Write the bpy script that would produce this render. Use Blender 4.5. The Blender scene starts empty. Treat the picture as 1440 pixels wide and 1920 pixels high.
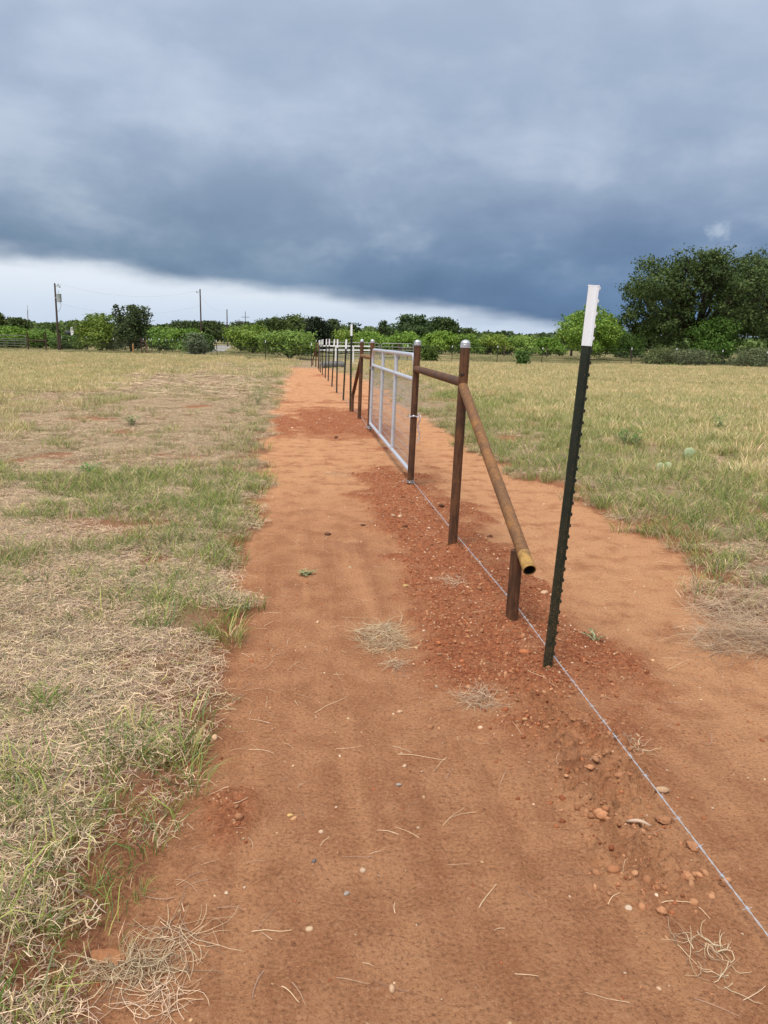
import bpy, math, random, bisect
import numpy as np
from mathutils import Vector, Matrix, Euler

# ------------------------------------------------------------------ camera, sky, sun, exposure
SC = bpy.context.scene
COL = SC.collection
F_PX, CAM_H, PITCH, ROLL = 1442.0, 1.59, math.radians(12.5), 0.020
cam_d = bpy.data.cameras.new("camera"); cam = bpy.data.objects.new("camera", cam_d); COL.objects.link(cam)
cam_d.sensor_fit = 'HORIZONTAL'; cam_d.sensor_width = 36.0; cam_d.lens = 36.0 * F_PX / 1440.0
cam_d.clip_start = 0.05; cam_d.clip_end = 9000.0
CROT = Matrix.Rotation(math.pi/2 - PITCH, 3, 'X') @ Matrix.Rotation(ROLL, 3, 'Z')
cam.matrix_world = Matrix.Translation((0, 0, CAM_H)) @ CROT.to_4x4()
SC.camera = cam
SC.view_settings.view_transform = 'Standard'; SC.view_settings.look = 'None'
SC.view_settings.exposure = 0.56; SC.view_settings.gamma = 1.0; SC.view_settings.use_curve_mapping = False
SC.cycles.max_bounces = 6; SC.cycles.diffuse_bounces = 3; SC.cycles.transparent_max_bounces = 4

SUN_EL, SUN_AZ = math.radians(62), math.radians(205)      # azimuth clockwise from +Y: high, behind and left
sd = Vector((math.sin(SUN_AZ)*math.cos(SUN_EL), math.cos(SUN_AZ)*math.cos(SUN_EL), math.sin(SUN_EL)))
sun_d = bpy.data.lights.new("sun", 'SUN'); sun = bpy.data.objects.new("sun", sun_d); COL.objects.link(sun)
sun_d.energy = 2.5; sun_d.angle = math.radians(22); sun_d.color = (1.0, 0.94, 0.85)
sun.rotation_euler = (-sd).to_track_quat('-Z', 'Y').to_euler(); sun.location = (0, 0, 30)


class NT:
    """short-hand for building node trees"""
    def __init__(s, tree):
        s.t = tree; tree.nodes.clear()
    def n(s, kind, ins=None, out=0, **props):
        nd = s.t.nodes.new(kind)
        for k, v in props.items(): setattr(nd, k, v)
        for k, v in (ins or {}).items():
            if v is None: continue
            if hasattr(v, 'is_linked'): s.t.links.new(v, nd.inputs[k])
            else: nd.inputs[k].default_value = v
        return nd.outputs[out] if len(nd.outputs) else nd
    def m(s, op, a, b=None, c=None, clamp=False):
        return s.n('ShaderNodeMath', {0: a, 1: b, 2: c}, operation=op, use_clamp=clamp)
    def add(s, a, b): return s.m('ADD', a, b)
    def mul(s, a, b): return s.m('MULTIPLY', a, b)
    def ss(s, v, a, b):
        return s.n('ShaderNodeMapRange', {'Value': v, 'From Min': a, 'From Max': b}, interpolation_type='SMOOTHSTEP')
    def lin(s, v, a, b, c=0.0, d=1.0):
        return s.n('ShaderNodeMapRange', {'Value': v, 'From Min': a, 'From Max': b, 'To Min': c, 'To Max': d})
    def mix(s, f, a, b, mode='MIX'):
        col = lambda q: (q + (1.0,)) if isinstance(q, tuple) and len(q) == 3 else q
        return s.n('ShaderNodeMix', {0: f, 6: col(a), 7: col(b)}, out=2, data_type='RGBA', blend_type=mode)
    def noise(s, vec, scale, detail=3.0, rough=0.55, dist=0.0, out=0):
        return s.n('ShaderNodeTexNoise', {'Vector': vec, 'Scale': scale, 'Detail': detail, 'Roughness': rough, 'Distortion': dist}, out=out)
    def xyz(s, v):
        nd = s.t.nodes.new('ShaderNodeSeparateXYZ'); s.t.links.new(v, nd.inputs[0]); return nd.outputs
    def vec(s, x, y, z): return s.n('ShaderNodeCombineXYZ', {0: x, 1: y, 2: z})
    def vmul(s, v, t): return s.n('ShaderNodeVectorMath', {0: v, 1: t}, operation='MULTIPLY')
    def attr(s, name, out=2): return s.n('ShaderNodeAttribute', out=out, attribute_name=name)


world = bpy.data.worlds.new("World"); SC.world = world; world.use_nodes = True
W = NT(world.node_tree)
def build_sky():
    d = W.n('ShaderNodeTexCoord')                       # world Generated = view direction
    dx, dy, dz = W.xyz(d)
    z = W.m('MAXIMUM', dz, 0.0)
    # cloud deck: direction projected on a flat layer, so that it foreshortens to the horizon
    k = W.m('DIVIDE', 1.0, W.add(z, 0.10))
    p = W.vec(W.mul(dx, k), W.mul(dy, k), 0.0)
    warp = W.noise(p, 0.55, 3.0, 0.5, out=1)
    pw = W.n('ShaderNodeVectorMath', {0: p, 1: W.vmul(warp, (1.1, 1.1, 0.0))}, operation='ADD')
    big = W.noise(W.vmul(pw, (0.55, 0.8, 1.0)), 0.75, 3.0, 0.45)
    mid = W.noise(W.vmul(pw, (1.0, 1.5, 1.0)), 1.3, 4.0, 0.5)
    ang = W.noise(W.vmul(W.n('ShaderNodeVectorMath', {0: d, 1: W.vmul(W.noise(d, 2.2, 3.0, 0.5, out=1), (0.25, 0.25, 0.16))}, operation='ADD'), (1.0, 1.0, 2.4)), 3.4, 5.0, 0.48)
    sm = W.add(W.mul(big, 0.10), W.add(W.mul(ang, 0.56), W.mul(W.noise(W.vmul(d, (1.0, 1.0, 1.7)), 7.5, 7.0, 0.56, 0.15), 0.32)))
    bil = W.lin(z, 0.22, 0.40, 0.0, 0.45)
    bil = W.m('MULTIPLY_ADD', W.ss(sm, 0.36, 0.64), W.m('SUBTRACT', 1.0, bil), W.mul(bil, 0.62))               # billow 0..1
    # grey body of the deck, dark under its leading edge and lighter overhead
    lift = W.ss(z, 0.055, 0.27)
    lift2 = W.ss(z, 0.30, 0.95)
    dark = W.mix(W.ss(dx, -0.35, 0.35), (0.140, 0.222, 0.335), (0.100, 0.182, 0.330))
    body = W.mix(lift, dark, (0.405, 0.49, 0.625))
    body = W.mix(lift2, body, (0.95, 0.96, 0.98))
    body = W.mix(bil, W.mix(1.0, body, (0.74, 0.78, 0.83), 'MULTIPLY'), W.mix(1.0, body, (1.26, 1.20, 1.14), 'MULTIPLY'))
    # thinner, whiter folds low in the deck
    veil = W.mul(W.mul(W.ss(sm, 0.50, 0.62), W.ss(z, 0.05, 0.13)), W.ss(z, 0.34, 0.16))
    body = W.mix(W.mul(veil, 0.45), body, (0.47, 0.53, 0.63))
    # leading edge of the deck: open pale sky below it
    wob = W.noise(W.vmul(d, (1.0, 1.0, 4.5)), 4.5, 3.0, 0.5)
    wob2 = W.noise(W.vmul(d, (1.0, 1.0, 1.8)), 16.0, 4.0, 0.6)
    e0 = W.m('MULTIPLY_ADD', dx, -0.105, 0.044)
    e0 = W.m('MINIMUM', W.m('MAXIMUM', e0, 0.012), 0.125)
    e0 = W.add(e0, W.add(W.mul(W.add(wob, -0.5), 0.050), W.mul(W.add(wob2, -0.5), 0.012)))
    cover = W.ss(W.m('SUBTRACT', z, e0), -0.013, 0.016)
    pale = W.mix(W.ss(z, 0.0, 0.085), (0.51, 0.61, 0.75), (0.71, 0.77, 0.85))
    pale = W.mix(W.mul(W.ss(dx, 0.0, 0.5), 0.35), pale, (0.42, 0.50, 0.62))
    pale = W.mix(W.mul(W.add(wob2, -0.2), 0.16), pale, (0.86, 0.90, 0.94))
    sky = W.mix(cover, pale, body)
    # one small torn white puff low on the right
    v0 = CROT @ Vector(((1342-720)/F_PX, -(425-960)/F_PX, -1.0)); v0.normalize()
    dist = W.n('ShaderNodeVectorMath', {0: d, 1: tuple(v0)}, out=1, operation='DISTANCE')
    pf = W.mul(W.ss(W.add(dist, W.mul(W.add(W.noise(d, 34.0, 5.0, 0.65), -0.5), 0.10)), 0.015, -0.012), 0.42)
    sky = W.mix(pf, sky, (0.60, 0.68, 0.78))
    nis = W.n('ShaderNodeTexSky', sky_type='NISHITA', sun_disc=False, sun_elevation=SUN_EL, sun_rotation=SUN_AZ,
              altitude=200.0, air_density=1.2, dust_density=2.0)
    clouds = W.mix(1.0, sky, (SKYGAIN*10,)*3, 'MULTIPLY')
    tot = W.mix(0.97, nis, clouds)
    bg = W.n('ShaderNodeBackground', {'Color': tot, 'Strength': 0.1})
    W.n('ShaderNodeOutputWorld', {'Surface': bg})
SKYGAIN = 0.755
build_sky()

# ------------------------------------------------------------------ pixel -> direction / ground
def ray(x, y):
    return CROT @ Vector(((x-720)/F_PX, -(y-960)/F_PX, -1.0))
def G(x, y, z=0.0):
    r = ray(x, y); k = (z-CAM_H)/r.z
    return Vector((r.x*k, r.y*k, z))
def atY(x, y, Y):
    r = ray(x, y); k = Y/r.y
    return Vector((r.x*k, Y, CAM_H + r.z*k))

# ------------------------------------------------------------------ numpy noise
_rs = np.random.RandomState(7); _T = _rs.rand(256, 256)
def vnoise(x, y):
    x = np.asarray(x, float); y = np.asarray(y, float)
    xi = np.floor(x).astype(int); yi = np.floor(y).astype(int)
    u = x-xi; v = y-yi; u = u*u*(3-2*u); v = v*v*(3-2*v)
    a = _T[xi & 255, yi & 255]; b = _T[(xi+1) & 255, yi & 255]; c = _T[xi & 255, (yi+1) & 255]; d = _T[(xi+1) & 255, (yi+1) & 255]
    return (a*(1-u)+b*u)*(1-v) + (c*(1-u)+d*u)*v
def fbm(x, y, o=4, g=0.5):
    s = 0; a = 1; t = 0; c, n = 0.8, 0.6
    for i in range(o):
        s = s + a*vnoise(x, y); t += a; a *= g
        x, y = (c*x-n*y)*2.03+17.1*i+3.3, (n*x+c*y)*2.03+9.7*i+5.1
    return s/t
def sstep(v, a, b):
    t = np.clip((v-a)/(b-a), 0, 1); return t*t*(3-2*t)

FENCE = lambda Y: 1.205 - 0.1115*Y                       # the fence line on the ground
LY = [-60, 0, 1.5, 1.8, 2.13, 2.42, 2.78, 3.31, 3.98, 5.05, 5.9, 7.3, 10.87, 14.3, 22.84, 44.75, 60]
LX = [-0.75, -0.66, -0.66, -0.66, -0.66, -0.68, -0.71, -0.73, -0.79, -0.95, -1.05, -1.22, -1.76, -2.21, -3.21, -5.66, -7.3]
RY = [-60, 2, 3.0, 3.7, 4.3, 5.02, 5.99, 7.38, 8.46, 9.46, 11.3, 13.2, 15.9, 18.3, 29.7, 45, 60]
RX = [3.0, 2.5, 2.3, 2.12, 2.10, 2.14, 2.28, 2.25, 1.98, 1.55, 1.4, 1.17, 0.84, 0.58, -0.5, -3.2, -5.2]

def masks(x, y):
    """dirt: bare strip; fresh: loose dug soil; bare: bald spots in the grass"""
    xl = np.interp(y, LY, LX); xr = np.interp(y, RY, RX)
    j = (fbm(x*2.3+4, y*2.3, 4)-0.5)*0.62 + (fbm(x*9, y*9+31, 3)-0.5)*0.22
    sc = np.clip(0.6+np.abs(y)*0.07, 0.6, 2.0)
    dl = x - xl + j*sc*0.75; dr = xr - x + j*sc*1.1
    ds = np.minimum(dl, dr)
    dirt = sstep(ds, -0.05, 0.06)*sstep(y + (j*8), 47.5, 43.5)
    d = x - FENCE(y)
    jf = (fbm(x*3.1+50, y*3.1+9, 4)-0.5)
    w1 = sstep(y+jf*1.5, 2.7, 3.35)*sstep(y+jf*2, 10.2, 8.6)
    w2 = sstep(y+jf*2, 12.2, 13.4)*sstep(y+jf*2, 19.0, 17.0)
    f1 = sstep(np.abs(d+0.07)+jf*0.95, 0.60, 0.28)*w1
    f2 = sstep(np.abs(d+0.40)+jf*0.9, 1.15, 0.55)*w2
    f3 = sstep(np.abs(x-xl-0.32)+jf*0.5, 0.34, 0.08)*sstep(y+jf*3, 12.0, 13.5)*sstep(y, 17.0, 15.5)
    f4 = sstep(np.hypot((x+0.52)*1.6, (y-2.32)*0.9)+jf*0.25, 0.24, 0.08)*0.8
    f5 = sstep(fbm(x*1.3+7, y*1.3+3, 4), 0.66, 0.76)*0.7*sstep(y, 9, 12)
    fresh = np.clip(f1+f2+f3+f4+f5, 0, 1)*dirt
    lm = x < 0.5*(xl+xr)
    b = fbm(x*0.9+11, y*1.5+40, 5, 0.55)
    near = sstep(np.minimum(np.abs(x-xl), np.abs(x-xr)), 6.0, 0.5)
    bare = sstep(b+near*0.06, 0.685, 0.76)*0.8*sstep(y, 40, 20)
    for (px, py, rr) in ((233, 1258, .15), (230, 820, .38), (285, 1062, .22), (990, 800, .42), (960, 828, .5), (1400, 970, .30), (370, 768, .5)):
        g = G(px, py); bare = np.maximum(bare, sstep(np.hypot(x-g.x, (y-g.y)*0.8)+j*rr, rr, rr*0.45))
    return dirt, fresh, bare*(1-dirt), ds

def gz(x, y, fine=True):
    x = np.asarray(x, float); y = np.asarray(y, float)
    dirt, fresh, bare, ds = masks(x, y)
    rng = np.hypot(x, y)
    z = (fbm(x*0.16+3, y*0.16, 3)-0.5)*0.10*sstep(rng, 3, 14) + (fbm(x*0.03+9, y*0.03, 2)-0.5)*0.7*sstep(rng, 40, 120)
    z = z + (1-dirt)*(0.030+0.035*fbm(x*2.2, y*2.2, 3))*sstep(ds, 0.05, -0.35)
    if fine:
        n1 = fbm(x*7, y*7+5, 4)-0.5
        z = z + dirt*n1*0.018 + dirt*(fbm(x*26, y*26, 3)-0.5)*0.010
        cl = np.abs(fbm(x*13+80, y*13, 4, 0.6)-0.5)*2
        z = z + fresh*(0.020 + cl*0.035 + (fbm(x*42, y*42, 3)-0.5)*0.018)
        # wheel-scuffed ridges where traffic turns through the gateway
        wz = sstep(y, 7.8, 8.8)*sstep(y, 13.4, 12.2)*dirt
        rid = 1-np.abs(fbm(x*1.1+20+y*0.25, y*9.0+x*1.2, 3)-0.5)*4
        z = z + wz*np.clip(rid, 0, 1)*0.016
        # crumbled edge left of the wire
        e = sstep(np.abs(x-FENCE(y)+0.10)+(fbm(x*5, y*5, 3)-.5)*.34, 0.26, 0.06)*sstep(y, 1.9, 2.2)*sstep(y, 3.6, 3.1)
        z = z + e*(np.clip(cl-0.06, 0, 1)*0.11-0.014+(fbm(x*24, y*24+7, 3)-.5)*.034)
        for (q, r_, a_) in POST_FEET:
            z = z + a_*sstep(np.hypot(x-q[0], y-q[1])+(fbm(x*14, y*14, 3)-.5)*.10, r_, .02)*(.7+.6*cl)
        # one narrow wheel line
        a = G(893, 1360); b = G(1010, 1660); t = np.clip((y-b.y)/(a.y-b.y), 0, 1)
        lx = b.x+(a.x-b.x)*t+0.012*np.sin(t*6)
        z = z - 0.011*sstep(np.abs(x-lx), 0.030, 0.012)*sstep(y, b.y-.1, b.y+.1)*sstep(y, a.y+.1, a.y-.1)
        # hollow under a lifted crust at the left edge
        h = G(205, 1790); z = z - 0.11*sstep(np.hypot((x-h.x)+(y-h.y)*0.5, (y-h.y)*1.9), 0.065, 0.02)
    return z
POST_FEET = [(tuple(G(*q).xy), r_, a_) for q, r_, a_ in (((1031, 1264), .10, .018), ((958, 1176), .15, .030), ((848, 1031), .16, .034), ((769, 917), .16, .034), ((692, 812), .2, .03), ((673.5, 790), .2, .03), ((660, 777), .18, .03))]
GRID = {}
def gh(x, y):
    """height of the ground sheet itself (bilinear in its own grid)"""
    xs, ys, Z = GRID['xs'], GRID['ys'], GRID['Z']
    i = min(max(bisect.bisect_right(xs, x)-1, 0), len(xs)-2); j = min(max(bisect.bisect_right(ys, y)-1, 0), len(ys)-2)
    u = min(max((x-xs[i])/(xs[i+1]-xs[i]), 0), 1); v = min(max((y-ys[j])/(ys[j+1]-ys[j]), 0), 1)
    return float((Z[j, i]*(1-u)+Z[j, i+1]*u)*(1-v)+(Z[j+1, i]*(1-u)+Z[j+1, i+1]*u)*v)

# ------------------------------------------------------------------ mesh helpers
ORG = {}
def mesh_data(name, v, f, mat=None, smooth=False, cols=None):
    me = bpy.data.meshes.new(name)
    if isinstance(f, np.ndarray):
        v = np.asarray(v, np.float32); n = len(f); k = f.shape[1]
        me.vertices.add(len(v)); me.vertices.foreach_set('co', v.ravel())
        me.loops.add(n*k); me.loops.foreach_set('vertex_index', f.astype(np.int32).ravel())
        me.polygons.add(n); me.polygons.foreach_set('loop_start', np.arange(0, n*k, k, dtype=np.int32))
        me.update(calc_edges=True)
    else:
        me.from_pydata([tuple(p) for p in v], [], f)
    if cols is not None:
        a = me.color_attributes.new('col', 'FLOAT_COLOR', 'POINT')
        c = np.ones((len(me.vertices), 4), np.float32); c[:, :3] = cols; a.data.foreach_set('color', c.ravel())
    if smooth and len(me.polygons): me.polygons.foreach_set('use_smooth', [True]*len(me.polygons))
    if mat: me.materials.append(mat)
    me.update(); return me
def link(name, me, parent=None, loc=None):
    o = bpy.data.objects.new(name, me); COL.objects.link(o)
    if loc is not None: o.location = loc
    if parent: o.parent = parent
    return o
def thing(name, label, cat, loc, group=None):
    o = bpy.data.objects.new(name, None); COL.objects.link(o); o.location = loc; o.empty_display_size = 0.2
    ORG[o] = Vector(loc); tag(o, label, cat, group); return o
def tag(o, label=None, cat=None, group=None, kind=None):
    if label: o['label'] = label
    if cat: o['category'] = cat
    if group: o['group'] = group
    if kind: o['kind'] = kind
    return o
class MB:
    """collects shapes in world space; build() links them as one mesh object under its parent"""
    def __init__(s): s.v = []; s.f = []
    def put(s, v, f):
        k = len(s.v); s.v += [Vector(p) for p in v]; s.f += [tuple(i+k for i in q) for q in f]; return s
    def lathe(s, p0, p1, prof, n=12, caps=True):
        p0 = Vector(p0); p1 = Vector(p1); ax = (p1-p0); L = ax.length; ax.normalize()
        u = ax.orthogonal().normalized(); w = ax.cross(u); v = []; f = []
        for (t, r) in prof:
            for i in range(n):
                a = 2*math.pi*i/n; v.append(p0+ax*t+(u*math.cos(a)+w*math.sin(a))*r)
        for k in range(len(prof)-1):
            for i in range(n):
                j = (i+1) % n; f.append((k*n+i, k*n+j, (k+1)*n+j, (k+1)*n+i))
        if caps:
            f.append(tuple(range(n-1, -1, -1))); b = (len(prof)-1)*n; f.append(tuple(range(b, b+n)))
        return s.put(v, f)
    def rod(s, p0, p1, r, n=10, r1=None):
        L = (Vector(p1)-Vector(p0)).length
        return s.lathe(p0, p1, [(0, r), (L, r if r1 is None else r1)], n)
    def tube(s, pts, r, n=8, closed=False):
        pts = [Vector(p) for p in pts]; m = len(pts); v = []; f = []; u = None
        for k in range(m):
            if closed: t = pts[(k+1) % m]-pts[k-1]
            else: t = pts[min(k+1, m-1)]-pts[max(k-1, 0)]
            t.normalize()
            u = t.orthogonal().normalized() if u is None else (u-t*u.dot(t)).normalized()
            w = t.cross(u); rr = r[k] if isinstance(r, (list, tuple)) else r
            for i in range(n):
                a = 2*math.pi*i/n; v.append(pts[k]+(u*math.cos(a)+w*math.sin(a))*rr)
        for k in range(m if closed else m-1):
            for i in range(n):
                j = (i+1) % n; a = k*n; b = ((k+1) % m)*n; f.append((a+i, a+j, b+j, b+i))
        if not closed:
            f.append(tuple(range(n-1, -1, -1))); b = (m-1)*n; f.append(tuple(range(b, b+n)))
        return s.put(v, f)
    def box(s, lo, hi, M=None):
        v = [Vector((x, y, z)) for z in (lo[2], hi[2]) for y in (lo[1], hi[1]) for x in (lo[0], hi[0])]
        if M is not None: v = [M @ q for q in v]
        return s.put(v, [(0, 2, 3, 1), (4, 5, 7, 6), (0, 1, 5, 4), (2, 6, 7, 3), (0, 4, 6, 2), (1, 3, 7, 5)])
    def build(s, name, mat, parent=None, smooth=True, loc=None):
        root = parent
        while root is not None and root.parent is not None: root = root.parent
        o0 = ORG.get(root, Vector((0, 0, 0))) if root else (Vector(loc) if loc else Vector((0, 0, 0)))
        me = mesh_data(name, [p-o0 for p in s.v], s.f, mat)
        if smooth:
            me.polygons.foreach_set('use_smooth', [len(p.vertices) <= 4 for p in me.polygons])
            me.set_sharp_from_angle(angle=math.radians(40))
        return link(name, me, parent, loc)

# ------------------------------------------------------------------ materials
def mat(name, fn, bump=None):
    m = bpy.data.materials.new(name); m.use_nodes = True; t = NT(m.node_tree)
    sh = fn(t); t.n('ShaderNodeOutputMaterial', {'Surface': sh}); return m
def bsdf(t, col, rough=0.8, metal=0.0, normal=None, spec=0.3):
    if isinstance(col, tuple) and len(col) == 3: col = col + (1.0,)
    return t.n('ShaderNodeBsdfPrincipled', {'Base Color': col, 'Roughness': rough, 'Metallic': metal, 'Normal': normal, 'Specular IOR Level': spec})
def bump(t, h, strength=0.5, dist=0.01): return t.n('ShaderNodeBump', {'Height': h, 'Strength': strength, 'Distance': dist})
def oc(t): return t.n('ShaderNodeTexCoord', out=3)

def m_ground(t):
    pos = t.n('ShaderNodeNewGeometry'); x, y, z = t.xyz(pos)
    dirt = t.attr('dirt'); fresh = t.attr('fresh'); bare = t.attr('bare'); mow = t.attr('mow')
    n_lo = t.noise(pos, 0.9, 4, 0.55); n_mid = t.noise(pos, 4.5, 5, 0.6); n_hi = t.noise(pos, 60, 4, 0.65); n_gr = t.noise(pos, 300, 3, 0.7)
    vor = t.n('ShaderNodeTexVoronoi', {'Vector': pos, 'Scale': 95.0, 'Randomness': 1.0}, out=0)
    n_cr = t.noise(pos, 80, 6, 0.78); n_cl = t.noise(pos, 34, 4, 0.6)
    packed = t.mix(t.ss(n_mid, 0.34, 0.68), (0.365, 0.160, 0.077), (0.475, 0.230, 0.116))
    lane = t.noise(t.vmul(t.vec(t.add(x, t.mul(y, 0.1115)), y, z), (5.5, 0.30, 1.0)), 1.0, 4, 0.6)      # faint wheel lanes along the strip
    packed = t.mix(t.mul(t.ss(lane, 0.50, 0.66), 0.50), packed, (0.57, 0.285, 0.140))
    packed = t.mix(t.mul(t.ss(lane, 0.47, 0.34), 0.45), packed, (0.295, 0.113, 0.055))
    packed = t.mix(t.mul(t.m('MAXIMUM', t.mul(t.ss(n_lo, 0.50, 0.68), 0.5), t.mul(mow, t.ss(n_mid, 0.28, 0.56))), 0.75), packed, (0.60, 0.315, 0.160))
    damp = t.noise(t.vmul(pos, (1.0, 0.55, 1.0)), 2.1, 4, 0.6)
    packed = t.mix(t.mul(t.mul(t.ss(damp, 0.56, 0.68), t.lin(mow, 0, 1, 1, 0.2)), 0.40), packed, (0.235, 0.092, 0.050))
    loose = t.mix(t.ss(n_cl, 0.34, 0.66), (0.235, 0.068, 0.030), (0.410, 0.145, 0.064))
    loose = t.mix(t.mul(t.ss(n_mid, 0.50, 0.66), 0.6), loose, (0.40, 0.185, 0.095))
    dcol = t.mix(fresh, packed, loose)
    dcol = t.mix(t.mul(t.ss(n_cr, 0.50, 0.70), 0.60), dcol, (0.58, 0.345, 0.20))
    dcol = t.mix(t.mul(t.ss(n_cr, 0.50, 0.33), 0.72), dcol, (0.130, 0.055, 0.031))
    dcol = t.mix(t.mul(t.ss(n_gr, 0.60, 0.72), 0.55), dcol, (0.64, 0.42, 0.26))
    dcol = t.mix(t.mul(t.ss(n_hi, 0.42, 0.29), 0.50), dcol, (0.16, 0.064, 0.035))
    st = t.noise(t.vmul(pos, (1.0, 0.45, 1.0)), 90, 5, 0.75, 1.5)
    straw = t.mix(t.ss(st, 0.3, 0.7), (0.14, 0.095, 0.060), (0.50, 0.39, 0.25))
    straw = t.mix(t.mul(t.ss(n_mid, 0.45, 0.62), 0.25), straw, (0.15, 0.155, 0.06))
    far = t.ss(t.n('ShaderNodeVectorMath', {0: pos}, out=1, operation='LENGTH'), 56, 74)
    pasture = t.mix(t.ss(t.noise(pos, 0.22, 5, 0.62), 0.36, 0.62), (0.27, 0.225, 0.115), (0.125, 0.145, 0.055))
    straw = t.mix(far, straw, pasture)
    redsoil = t.mix(t.ss(n_cr, 0.35, 0.65), (0.18, 0.072, 0.038), (0.40, 0.180, 0.092))
    rim = t.attr('rim')
    gcol = t.mix(t.m('MAXIMUM', t.m('MAXIMUM', bare, rim), t.mul(t.ss(n_mid, 0.50, 0.60), 0.5)), straw, redsoil)
    col = t.mix(dirt, gcol, dcol)
    h = t.add(t.add(t.mul(n_hi, 0.6), t.mul(n_cr, 0.7)), t.add(t.mul(n_cl, 0.8), t.mul(n_gr, 0.25)))
    nb = bump(t, h, 1.0, 0.020)
    return bsdf(t, col, 0.95, 0, nb, 0.12)
M_GROUND = mat('ground', m_ground)

def rust(a, b, c, ratio=0.5, seed=0.0):
    def fn(t):
        o = oc(t); g = t.n('ShaderNodeVectorMath', {0: o, 1: (seed, seed*2, seed*3)}, operation='ADD')
        str_ = t.noise(t.vmul(g, (60, 60, 5)), 1.0, 4, 0.6); blo = t.noise(g, 7, 5, 0.65); fine = t.noise(g, 140, 3, 0.7)
        col = t.mix(t.ss(t.add(t.mul(str_, 0.5), t.mul(blo, 0.5)), 0.44-0.1*(ratio-.5), 0.58-0.1*(ratio-.5)), a, b)
        col = t.mix(t.mul(t.ss(blo, 0.56, 0.70), 0.8), col, c)
        col = t.mix(t.mul(t.ss(fine, 0.60, 0.75), 0.5), col, (0.36, 0.17, 0.07))
        col = t.mix(t.mul(t.ss(fine, 0.40, 0.28), 0.5), col, (0.028, 0.018, 0.013))
        return bsdf(t, col, t.lin(blo, 0.3, 0.7, 0.55, 0.85), 0.15, bump(t, t.add(fine, blo), 0.35, 0.003), 0.35)
    return fn
M_RUST = mat('rusty_pipe', rust((0.062, 0.030, 0.017), (0.128, 0.057, 0.026), (0.225, 0.092, 0.032), 0.7))
M_OCHRE = mat('ochre_rust_pipe', rust((0.150, 0.075, 0.034), (0.250, 0.120, 0.045), (0.33, 0.155, 0.045), 0.6, 3.0))
M_PAINTY = mat('yellow_weld_end', rust((0.21, 0.12, 0.045), (0.38, 0.22, 0.065), (0.47, 0.30, 0.11), 0.8, 5.0))
M_BURN = mat('weld_slag', lambda t: bsdf(t, t.mix(t.noise(oc(t), 90, 3), (0.02, 0.017, 0.015), (0.07, 0.05, 0.04)), 0.7, 0.3))
M_HOLLOW = mat('dark_hollow', lambda t: bsdf(t, t.mix(t.noise(oc(t), 20, 3), (0.012, 0.008, 0.006), (0.03, 0.018, 0.012)), 0.95))  # darkness of the hollow put into the colour; window panes share it
def m_galv(base, rough, metal):
    def fn(t):
        o = oc(t); n = t.noise(o, 9, 4, 0.6); f = t.noise(o, 120, 3, 0.6)
        c = t.mix(n, tuple(q*0.80 for q in base), tuple(min(1, q*1.12) for q in base))
        c = t.mix(t.mul(t.ss(n, 0.60, 0.74), 0.25), c, (0.30, 0.26, 0.22))
        return bsdf(t, c, t.lin(f, 0.3, 0.7, rough-0.08, rough+0.1), metal, bump(t, f, 0.08, 0.002), 0.5)
    return fn
M_GALV = mat('galvanised_tube', m_galv((0.60, 0.62, 0.68), 0.42, 0.45))
M_CAP = mat('pressed_aluminium_cap', m_galv((0.62, 0.64, 0.68), 0.38, 0.8))
M_WIRE = mat('galvanised_wire', m_galv((0.56, 0.57, 0.60), 0.40, 0.5))
M_OLDWIRE = mat('weathered_wire', m_galv((0.16, 0.16, 0.15), 0.6, 0.3))
M_GREY = mat('dull_grey_tube', m_galv((0.30, 0.31, 0.32), 0.55, 0.3))
def m_tpost(t):
    o = oc(t); f = t.noise(o, 330, 3, 0.7); n = t.noise(o, 12, 4, 0.6)
    x, y, z = t.xyz(o)
    w = t.add(t.mul(n, 0.13), t.lin(z, 0.0, 1.0, 0.015, -0.055))
    c = t.mix(t.ss(t.add(f, w), 0.62, 0.67), (0.010, 0.018, 0.012), (0.22, 0.135, 0.06))
    c = t.mix(t.mul(t.ss(n, 0.55, 0.7), 0.5), c, (0.016, 0.032, 0.021))
    return bsdf(t, c, 0.5, 0.0, bump(t, f, 0.3, 0.002), 0.35)
M_TPOST = mat('dark_green_post_paint', m_tpost)
def m_wtip(t):
    o = oc(t); f = t.noise(o, 150, 3, 0.7); n = t.noise(t.vmul(o, (40, 40, 8)), 1.0, 4, 0.65)
    c = t.mix(t.mul(t.ss(n, 0.58, 0.70), 0.40), (0.75, 0.78, 0.83), (0.62, 0.52, 0.43))
    c = t.mix(t.mul(t.ss(f, 0.62, 0.74), 0.5), c, (0.42, 0.34, 0.28))
    return bsdf(t, c, 0.55, 0, bump(t, f, 0.2, 0.002), 0.35)
M_WTIP = mat('white_post_paint', m_wtip)
M_WPIPE = mat('white_pipe_paint', lambda t: bsdf(t, t.mix(t.noise(oc(t), 6, 4), (0.68, 0.68, 0.67), (0.84, 0.84, 0.83)), 0.5))
M_DPIPE = mat('dark_brown_pipe', rust((0.050, 0.030, 0.024), (0.085, 0.048, 0.034), (0.12, 0.065, 0.040), 0.5, 8.0))
M_WOODPOLE = mat('creosote_pole', lambda t: bsdf(t, t.mix(t.noise(t.vmul(oc(t), (9, 9, 0.8)), 1.0, 5), (0.045, 0.030, 0.024), (0.115, 0.080, 0.062)), 0.9))
M_STAKE = mat('raw_cedar_wood', lambda t: bsdf(t, t.mix(t.noise(t.vmul(oc(t), (30, 30, 3)), 1.0, 4), (0.30, 0.145, 0.060), (0.46, 0.25, 0.11)), 0.85))
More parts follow.
